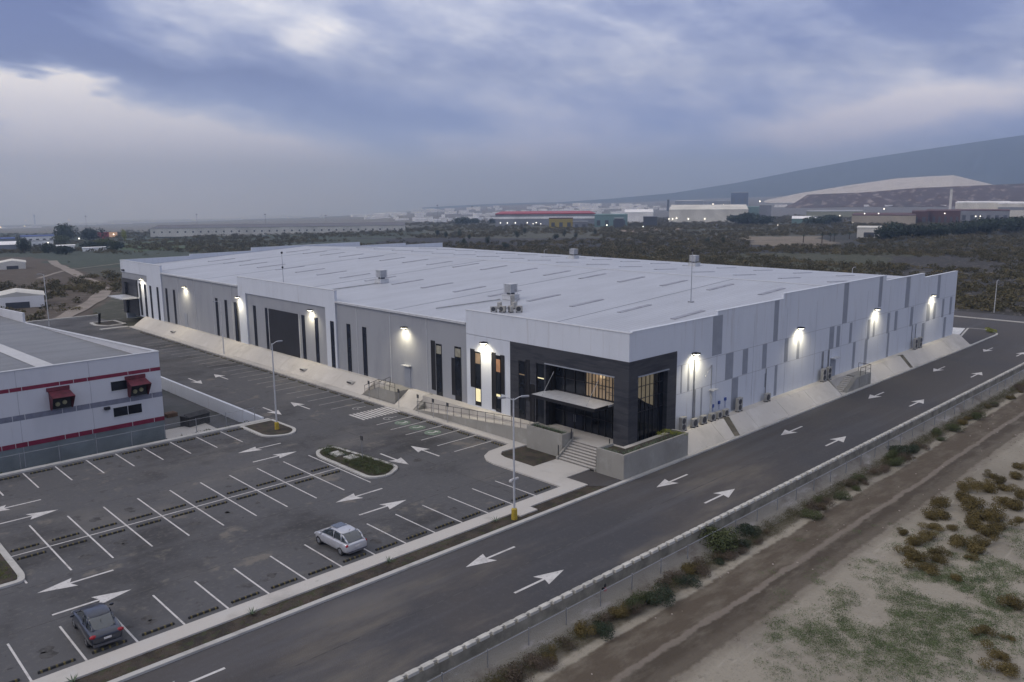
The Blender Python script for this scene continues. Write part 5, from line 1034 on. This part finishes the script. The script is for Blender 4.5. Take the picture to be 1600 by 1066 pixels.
for i, (px, pb, pt, w_) in enumerate([(1405, 372, 351, 44), (1435, 372, 354, 38), (1465, 370, 352, 40), (1500, 368, 350, 44), (1535, 366, 344, 50), (1570, 364, 342, 46), (1598, 362, 340, 40), (1380, 376, 356, 34), (1150, 350, 338, 30), (1170, 352, 336, 40), (1195, 352, 338, 30), (1280, 352, 340, 40), (1300, 350, 337, 34), (715, 352, 342, 16), (728, 352, 341, 20), (742, 351, 343, 18), (770, 350, 343, 12)]): tree_px(px, pb, pt, w_, M_darkg, 'dark tree of the grove in front of the distant factories', 'dark tree groves before the factories')

# plants in planters, islands, verge
def agave(x, y, z, s, label, group):
    if 'ag' not in protos:
        b = MB()
        for k in range(11):
            a = k*2.4; e = .5+.5*((k*37) % 10)/10; d = Vector((math.cos(a)*math.cos(e), math.sin(a)*math.cos(e), math.sin(e))); sd_ = Vector((-math.sin(a), math.cos(a), 0))*.05; b.poly([tuple(-sd_), tuple(sd_), tuple(d*.45+sd_*.9), tuple(d*.8), tuple(d*.45-sd_*.9)])
        protos['ag'] = b.build('agave_plant', M_agave).data; bpy.data.objects.remove([o for o in bpy.data.objects if o.data == protos['ag']][0])
    o = bpy.data.objects.new('agave_plant', protos['ag']); COL.objects.link(o); o.location = (x, y, z); o.rotation_euler = (0, 0, random.random()*6); o.scale = (s,)*3; tag(o, label, 'plant', group)
for k in range(15): agave(35.6+k*.55, -1.95+random.uniform(-.15, .15), 1.97, .55, 'small spiky plant along the road side of the corner planter', 'spiky plants in the corner planter')
for k in range(4): agave(35.4, -1.4+k*.4, 1.97, .5, 'small spiky plant on the short side of the corner planter', 'spiky plants at the planter corner')
for k in range(9): agave(36.35, 5.4+k*.45, 1.97, .6, 'small spiky plant in the planter left of the entrance stairs', 'spiky plants in the entrance planter')
bush('green', 43.1, -1.7, 1.9, .75, 'bright yellow-green shrub at the right end of the corner planter', None, .5).data = cloud_obj('bush', M_lime, None, seed=3, n=900, r=1, h=.9, leaf=.05, blobs=5).data
for o in [o for o in bpy.data.objects if o.name.startswith('bush') and o.type == 'MESH' and 'category' not in o.keys()]: bpy.data.objects.remove(o)
spots = []
for _ in range(900):
    x, y = random.uniform(20.6, 23.6), random.uniform(12.4, 22.2)
    pts_ = inset(isl, .45)
    if in_poly(np.array([x]), np.array([y]), pts_)[0] and not (20.9 < x < 23 and 17.5 < y < 20.8 and random.random() < .8): spots.append((x, y, .12, random.uniform(.25, .5)))
bulk('island_ground_cover', M_greenb, spots, 40, .8, .7, .06, 55)
b = MB(); b.box(21.3, 22.3, 19.3, 20.6, .13, .24); b.box(21.7, 22.7, 17.6, 18.7, .13, .25); tag(b.build('concrete_pad', M_kerb), 'pale concrete pads among the plants of the oval island', 'concrete pad')
for k in range(14):
    y = 12.9+k*.68; agave(21.5+random.uniform(-.3, .9), y, .14, .5, 'pale spiky plant in the oval island', 'spiky plants in the oval island')
spots = [(random.uniform(-8.0, -5.3), random.uniform(12.7, 21), .12, random.uniform(.2, .4)) for _ in range(260)]; bulk('island_grass', foliage_mat('grass_green', (.06, .085, .015), (.12, .15, .03)), spots, 40, .8, .5, .05, 65)
for x in (-6.1, 3.1, 12.4, 21.7): agave(x, -1.42, .06, .6, 'dark spiky plant in the narrow verge between sidewalk and road', 'spiky plants in the verge')
spots = [(random.uniform(-9, 33), random.uniform(-2.5, -1.3), .02, random.uniform(.1, .3)) for _ in range(500)]; bulk('verge_grass', M_brownb, spots, 30, .8, .4, .05, 75)
spots = [(random.uniform(-9, 22), random.uniform(35.95, 36.4), -1.2, random.uniform(.5, 1.0)) for _ in range(120)]+[(random.uniform(14, 22), random.uniform(36.4, 37.4), -1.2, random.uniform(.4, .9)) for _ in range(60)]; bulk('fence_undergrowth', M_greenb, spots, 60, .8, 1.2, .07, 85)
b = MB(); o = bush('olive', 133.4, -1.2, .1, .75, 'bright yellow-green shrub at the tip of the far kerbed bed', None, .8); o.data = cloud_obj('bush', M_lime, None, seed=9, n=700, r=1, h=1.2, leaf=.08, blobs=4).data
for o in [o for o in bpy.data.objects if o.name.startswith('bush') and 'category' not in o.keys()]: bpy.data.objects.remove(o)

# ------------------------------------------------------------------ distant buildings (placed on the plain)
def fb(px0, px1, pyb, pyt, label, wall, roofm=None, kind='flat', cat='building', name='factory', depth=None, skew=0, bays=0, group=None, band=None, lamps=()):
    p = terr((px0+px1)/2, pyb); D_ = proj(p)[2]; k = D_/F_PX; w_ = (px1-px0)*k; h = max(2, (pyb-pyt)*k); dep = depth or w_*.5
    view = math.atan2(p.y-CAM[1], p.x-CAM[0]); t = thing(name, label, cat, (p.x, p.y, p.z-.5), view-math.pi/2+skew, group); h += .5
    b = MB(); b.box(-w_/2, w_/2, 0, dep, 0, h); b.build('wall', wall, t)
    rm = roofm or M_fr; b = MB()
    if kind == 'gable': b.extr([(-w_/2-.3, 0, h), (w_/2+.3, 0, h), (0, 0, h+w_*.10)], (0, dep, 0))
    elif kind == 'ridge': b.extr([(-w_/2-.3, -.4, h), (-w_/2-.3, dep+.4, h), (-w_/2-.3, dep/2, h+min(dep*.035, h*.35))], (w_+.6, 0, 0))
    else: b.box(-w_/2-.2, w_/2+.2, -.2, dep+.2, h, h+.06*h+.1)
    b.build('roof', rm, t)
    if band: b = MB(); b.box(-w_/2, w_/2, -.12, 0, h*.62, h*.8); b.build('wall_band', band, t)
    for i in range(bays):
        x = -w_/2+w_*(i+.5)/bays; b = MB(); b.box(x-w_/bays*.22, x+w_/bays*.22, -.1, .02, h*.15, h*.6); b.build('window', M_fwin, t)
    for fx, fz in lamps: b = MB(); b.ball((w_*(fx-.5), -.5, h*fz), .75*k); b.build('lamp', M_spot, t)
    return t
M_fr = mat('far_roof_grey', (.30, .31, .33), .7, var=.15, scale=.05); M_fw = mat('far_wall_pale', (.66, .64, .58), .8, var=.12, scale=.05); M_fwh = mat('far_wall_white', (.88, .88, .88), .7, var=.12, scale=.05); M_fg = mat('far_wall_grey', (.22, .23, .26), .8, var=.15, scale=.05); M_fblue = mat('far_blue', (.03, .07, .26), .6); M_fred = mat('far_red', (.34, .03, .05), .6); M_fteal = mat('far_teal', (.16, .26, .26), .7); M_fbrown = mat('far_brown', (.10, .045, .045), .8); M_fyel = mat('far_yellow', (.35, .27, .05), .7); M_fwin = mat('far_window', (.06, .065, .08), .4)
fb(2, 38, 421, 411, 'small white gabled shed with dark doorway on the brown field', M_fw, M_fw, 'gable', 'shed', 'gabled_shed', bays=1, depth=12)
fb(-8, 65, 482, 464, 'ruined white gabled shed with broken openings behind the striped building', M_fwh, M_fw, 'gable', 'shed', 'gabled_shed', bays=1, depth=10)
fb(-60, 26, 393, 384, 'low shed with broad pale roof at the left edge', M_fg, M_fwh, 'ridge', 'shed', 'low_shed', depth=40)
fb(-30, 20, 380, 374, 'dark blue-roofed shed at the far left edge', M_fg, M_fblue, name='low_shed', cat='shed', depth=30)
fb(36, 82, 378, 370, 'long shed with a deep blue roof beside the big tree', M_fwh, M_fblue, name='low_shed', cat='shed', bays=5, depth=30); fb(52, 82, 386, 377, 'small white house with dark windows and a bright lamp', M_fwh, name='small_house', cat='house', bays=4, lamps=((.75, .7),))
fb(90, 116, 389, 385, 'low white shed among the dark trees', M_fwh, M_fwh, name='low_shed', cat='shed', depth=10); fb(132, 178, 392.5, 390.5, 'low long white wall-like shed below the hedge', M_fwh, M_fwh, name='low_shed', cat='shed', depth=6)
fb(154, 170, 373, 363, 'small red-walled building between dark trees and an orange lamp', M_fred, M_fr, name='red_building', bays=0); fb(170, 183, 371, 363, 'pale orange-lit shop front beside the red-walled building', mat('lit_facade', (.5, .35, .25), .7, emit=(.9, .5, .25), es=.25), name='small_shop', cat='shop', lamps=((.6, .6),))
fb(246, 632, 367, 355, 'very long cream warehouse with a row of small dark windows', M_fw, mat('far_dark_roof', (.13, .13, .15), .8), 'ridge', name='long_warehouse', bays=0, depth=70, skew=-.12)
long_shed = [o for o in bpy.data.objects if o.get('label', '').startswith('very long cream')][0]
wl_ = [c for c in bpy.data.objects if c.parent == long_shed and c.name.startswith('wall')][0].dimensions
for i in range(34): x_ = -wl_.x/2+wl_.x*(i+.5)/34; b = MB(); b.box(x_-.8, x_+.8, -.15, .02, wl_.z*.45, wl_.z*.65); b.build('window', M_fwin, long_shed)
fb(-20, 60, 357, 354, 'long low white airport-like building on the left horizon', M_fwh, name='low_terminal', lamps=((.3, .8), (.7, .9)), depth=30); fb(60, 200, 352, 349.5, 'thin long white building beyond the pale field', M_fwh, M_fwh, name='low_terminal', depth=30); fb(180, 375, 347, 343, 'thin long pinkish-white building on the hazy horizon', M_fwh, M_fwh, name='low_terminal', depth=30)
t_ = terr(55, 352); k_ = proj(t_)[2]/F_PX; tw = thing('control_tower', 'slim dark tower with a wider cab on the left horizon', 'tower', t_); b = MB(); b.tube((0, 0, 0), (0, 0, 13*k_), 1.0*k_, .7*k_, n=10); b.build('shaft', M_fg, tw); b = MB(); b.tube((0, 0, 13*k_), (0, 0, 16*k_), 1.1*k_, 1.9*k_, n=10); b.build('cab', M_fwin, tw)
fb(774, 930, 353, 335, 'long grey factory with a red roof line and lit doors', M_fg, M_fred, name='factory', depth=140, bays=0, lamps=((.05, .3), (.12, .3), (.2, .3), (.32, .3), (.41, .3)), band=M_fwh)
fb(858, 895, 356, 342, 'low yellow and brown building with an orange lamp', M_fyel, M_fbrown, name='yellow_building', bays=3, depth=20); fb(895, 918, 356, 347, 'small grey building beside the yellow one', M_fg, name='grey_building', bays=2, depth=15)
fb(929, 980, 355, 337, 'teal-grey plant building with pipework', M_fteal, M_fteal, name='process_plant', depth=40, bays=4, lamps=((.38, .2),)); fb(960, 974, 357, 342, 'dark rounded silo beside the teal plant', M_fwin, name='silo_block', cat='silo', depth=12); fb(1005, 1026, 355, 340, 'black boxy tank building alone on the plain', M_fwin, M_fwin, name='tank_building', depth=18, lamps=((.0, .1),))
fb(976, 1020, 348, 332, 'pale curved-roof hall behind the plant', M_fwh, M_fwh, 'ridge', name='pale_hall', depth=90); fb(1046, 1166, 348, 328, 'broad cream hall with a dark roof slot and floodlights', M_fw, M_fw, 'ridge', name='cream_hall', depth=150, lamps=((.0, .3), (.05, .3), (.1, .35), (.25, .3), (.46, .3)))
fb(1165, 1186, 344, 325, 'green-grey hall right of the cream hall', M_fteal, M_fteal, name='green_hall', depth=60, lamps=((.8, .2),)); fb(1186, 1204, 344, 322, 'tall grey block beside the green hall', M_fg, name='grey_block', depth=40)
fb(1142, 1168, 322, 302, 'tall blue-grey headframe-like block on the skyline', mat('far_blue_steel', (.06, .08, .14), .8), name='headframe', cat='tower', depth=60, bays=3)
fb(1100, 1140, 325, 315, 'wide blue-grey shed on the skyline left of the headframe', M_fg, name='skyline_shed', depth=60, lamps=((.35, .6), (.75, .5))); fb(1055, 1098, 322, 314, 'low hazy shed with two tones on the skyline', M_fg, M_fwh, name='skyline_shed', depth=60); fb(1042, 1045.5, 330, 313, 'thin dark chimney left of the cream hall', M_fwin, name='chimney', cat='chimney', depth=5)
fb(1334, 1425, 351, 337, 'tan hall with brown eave lit by white lamps', mat('far_tan', (.40, .35, .28), .8, var=.1, scale=.05), M_fbrown, name='tan_hall', depth=90, lamps=((.02, .2), (.2, 1.2), (.42, 1.2)))
fb(1425, 1448, 350, 332, 'dark red steel building between tan hall and factory', M_fbrown, M_fbrown, name='red_steelworks', depth=60, bays=2); fb(1448, 1496, 350, 331, 'wide dark red steelworks with open bays', M_fbrown, M_fbrown, name='red_steelworks', depth=70, bays=6, lamps=((.55, .85),))
fb(1492, 1570, 346, 330, 'grey open shed with paired white lamps', M_fg, M_fbrown, name='open_shed', depth=60, bays=7, lamps=((.42, .5), (.5, .5))); fb(1496, 1572, 342, 318, 'large pale grey factory hall at the foot of the mine dump', M_fw, M_fwh, name='grey_factory', depth=120); fb(1568, 1700, 344, 319, 'large pale grey factory hall at the right edge', M_fw, M_fwh, name='grey_factory', depth=130, band=M_fg)
for px, y0, y1, lb in [(1484, 330, 297, 'tall pale chimney between the red steelworks and the grey factory'), (1514, 318, 298, 'second pale chimney over the grey factory roof'), (1558, 318, 308, 'short white chimney on the grey factory')]: fb(px-1.8, px+1.8, y0, y1, lb, M_fw, name='chimney', cat='chimney', depth=4)
fb(1340, 1375, 372, 357, 'cream farm building with a wide dark opening', M_fw, M_fw, name='farm_building', bays=1, depth=25); fb(1238, 1275, 350, 342, 'pale roofed sheds below the dump', M_fteal, M_fwh, 'ridge', name='pale_shed', cat='shed', depth=60); fb(1262, 1345, 341, 331, 'long pale olive hall below the dump', mat('far_olive', (.26, .27, .20), .8), name='olive_hall', depth=90, lamps=((.35, .3), (.6, .2)))
# hazy city: small buildings with a shared label
def far_proto():
    t = thing('city_building', 'small pale building in the hazy distant city', 'building', (0, 0, 0), 0, 'pale buildings of the hazy distant city'); b = MB(); b.box(-.5, .5, 0, .8, 0, 1); b.build('wall', M_fwh, t); b = MB(); b.box(-.52, .52, -.02, .82, 1, 1.06); b.build('roof', M_fwh, t); return t
fp = far_proto(); KIDS[fp.name] = [c for c in bpy.data.objects if c.parent == fp]; cnt = 0; gr_ = random.Random(11)
for i in range(240):
    u = gr_.random(); px = (560+u*460) if i < 170 else (380+u*1180); lo = 340-(px-560)*.034 if px > 560 else 338
    pyb = lo+gr_.uniform(-8, 12)*(1 if px > 600 else .3); pyb = max(pyb, 322 if px < 1000 else 324); wpx = gr_.uniform(4, 20); hpx = gr_.uniform(1.8, 4.2)
    p = terr(px, pyb); D_ = proj(p)[2]; k = D_/F_PX; o = fp if i == 0 else copy_tree(fp)
    o.location = (p.x, p.y, p.z-.3); o.rotation_euler = (0, 0, math.atan2(p.y-CAM[1], p.x-CAM[0])-math.pi/2+gr_.uniform(-.3, .3)); o.scale = (wpx*k, wpx*k*.7, hpx*k)
def flood(px, py, label, r=1.0, m=None, h=6):
    p = terr(px, py+h*.8); k = proj(p)[2]/F_PX; t = thing('floodlight', label, 'floodlight', p, 0, 'white floodlights among the distant factories'); b = MB(); b.tube((0, 0, 0), (0, 0, h*k*.8), .12*k, n=5); b.build('pole', M_steel, t); b = MB(); b.ball((0, 0, h*k*.8), r*k*.85, seg=8, rings=5); b.build('lamp', m or M_spot, t)
for px, py, r, m in [(877, 343, 1.6, M_orange), (948, 352, .9, None), (1008, 338, .8, None), (1050, 338, .8, None), (1075, 338, .8, None), (1101, 338, .8, None), (1178, 338, .8, None), (1180, 301, .9, None), (1187, 315, 1.2, None), (1312, 337, .8, None), (1335, 346, 1.1, None), (1381, 327, 1.1, None), (1530, 341, .9, None), (1114, 316, 1.0, None), (1215, 352, .6, None), (124, 373, 1.1, None), (74, 380, 1.2, None), (40, 345, 1.0, None), (108, 340, .7, None), (833, 350, .7, None), (845, 350, .7, None)]: flood(px, py, 'small glaring white floodlight among the distant factories' if m is None else 'single orange floodlight on the yellow building', r, m)
def upole(px, pyb, pyt, label):
    p = terr(px, pyb); k = proj(p)[2]/F_PX; h = (pyb-pyt)*k; t = thing('utility_pole', label, 'pole', p, math.atan2(p.y-CAM[1], p.x-CAM[0])-math.pi/2); b = MB(); b.tube((0, 0, 0), (0, 0, h), .22*k, .16*k, n=6); b.build('pole', M_fg, t); b = MB(); b.box(-1.4*k, 1.4*k, -.1, .1, h*.93, h*.96); b.build('cross_arm', M_fg, t)
for px, pb, pt, lb in [(136, 362, 337, 'thin mast above the second dark tree'), (309, 362, 334, 'utility pole in front of the left end of the cream warehouse'), (416, 366, 334, 'tallest utility pole before the cream warehouse'), (510, 361, 336, 'utility pole before the right half of the cream warehouse'), (311, 368, 358, 'short pole on the scrub before the cream warehouse'), (450, 364, 349, 'short pole right of the tallest one'), (684, 349, 320, 'hazy pole among the city buildings'), (738, 350, 322, 'hazy pole beside the factory')]: upole(px, pb, pt, lb)

# ------------------------------------------------------------------ hills beyond the plain
def hill(name, prof, r0, r1, base_py, m, label=None, rough=0.0, seed=0, back=1.15, tint=None):
    """prof: crest as (photo x, photo y); crest stands at distance r1, foot at r0"""
    xs = np.linspace(prof[0][0], prof[-1][0], 220); ys_ = np.interp(xs, [p[0] for p in prof], [p[1] for p in prof]); rows = []; ns = 14; V = []; C_ = []
    for i, (px, py) in enumerate(zip(xs, ys_)):
        d = ray(px, py); d = d/np.hypot(d[0], d[1]); top = CAM[2]+d[2]*r1
        f0 = CAM+d*r0; zb = float(terrain_z(f0[0], f0[1]))-4
        for j in range(ns+1):
            s = j/ns; r = r0+(r1-r0)*s; prf = s**.8; q = CAM+d*r; z = zb+(top-zb)*prf+rough*(top-zb)*noise.fractal(Vector((px*.03+seed, s*1.2, seed)), 1, 2, 4)*math.sin(math.pi*min(1, s*1.0))
            V.append((q[0], q[1], z)); C_.append(noise.fractal(Vector((px*.06+seed, s*1.6+seed, 1)), 1, 2, 4))
        q = CAM+d*(r1*back); V.append((q[0], q[1], zb)); C_.append(0)
    n = ns+2; Fc = [(i*n+j, (i+1)*n+j, (i+1)*n+j+1, i*n+j+1) for i in range(len(xs)-1) for j in range(n-1)]
    me = bpy.data.meshes.new(name); me.from_pydata(V, [], Fc); me.materials.append(m); me.polygons.foreach_set('use_smooth', [True]*len(me.polygons)); o = bpy.data.objects.new(name, me); COL.objects.link(o); struct(o, label); return o
M_mount = multi_mat('mountain_rock', (.022, .042, .070), [((.035, .058, .080, .8), .004, .45, .62, (1, 1, .3), 3)], bump=0)
M_dump = multi_mat('mine_dump', (.075, .050, .048), [((.40, .35, .33, .6), .05, .52, .66, (1, 1, .07), 3), ((.05, .045, .045, .8), .012, .5, .7, (1, 1, .2), 8)], bump=0)
M_pale = multi_mat('pale_tailings', (.50, .47, .44), [((.30, .28, .26, .8), .01, .5, .68, (1, 1, 1), 3)], bump=0)
hill('mountain', [(660, 329), (800, 321), (950, 311), (1050, 302), (1150, 286), (1250, 266), (1350, 248), (1450, 233), (1600, 211), (1700, 200)], 4500, 5200, 320, M_mount, rough=.12, seed=4)
hill('mine_dump_hill', [(1195, 336), (1240, 318), (1262, 304), (1345, 301), (1430, 294), (1500, 291), (1600, 287), (1750, 282)], 1900, 2000, 335, M_dump, rough=.04, seed=8)
hill('tailings_hill', [(1180, 320), (1200, 312), (1250, 302), (1330, 289), (1400, 279), (1445, 276), (1490, 274), (1570, 293)], 2500, 2950, 320, M_pale, rough=.03, seed=12)

# ------------------------------------------------------------------ air
hz = MB(); hz.box(-3500, 11500, -3500, 11500, -420, 500); ho = hz.build('haze', []); ho['kind'] = 'stuff'
hm = bpy.data.materials.new('haze'); hm.use_nodes = True; n = hm.node_tree.nodes; n.clear(); out = n.new('ShaderNodeOutputMaterial'); pv = n.new('ShaderNodeVolumePrincipled'); pv.inputs['Color'].default_value = (.58, .75, 1.0, 1); pv.inputs['Absorption Color'].default_value = (.75, .82, 1, 1); pv.inputs['Density'].default_value = .00027; pv.inputs['Anisotropy'].default_value = .78
hm.node_tree.links.new(pv.outputs[0], out.inputs['Volume']); ho.data.materials.clear(); ho.data.materials.append(hm)
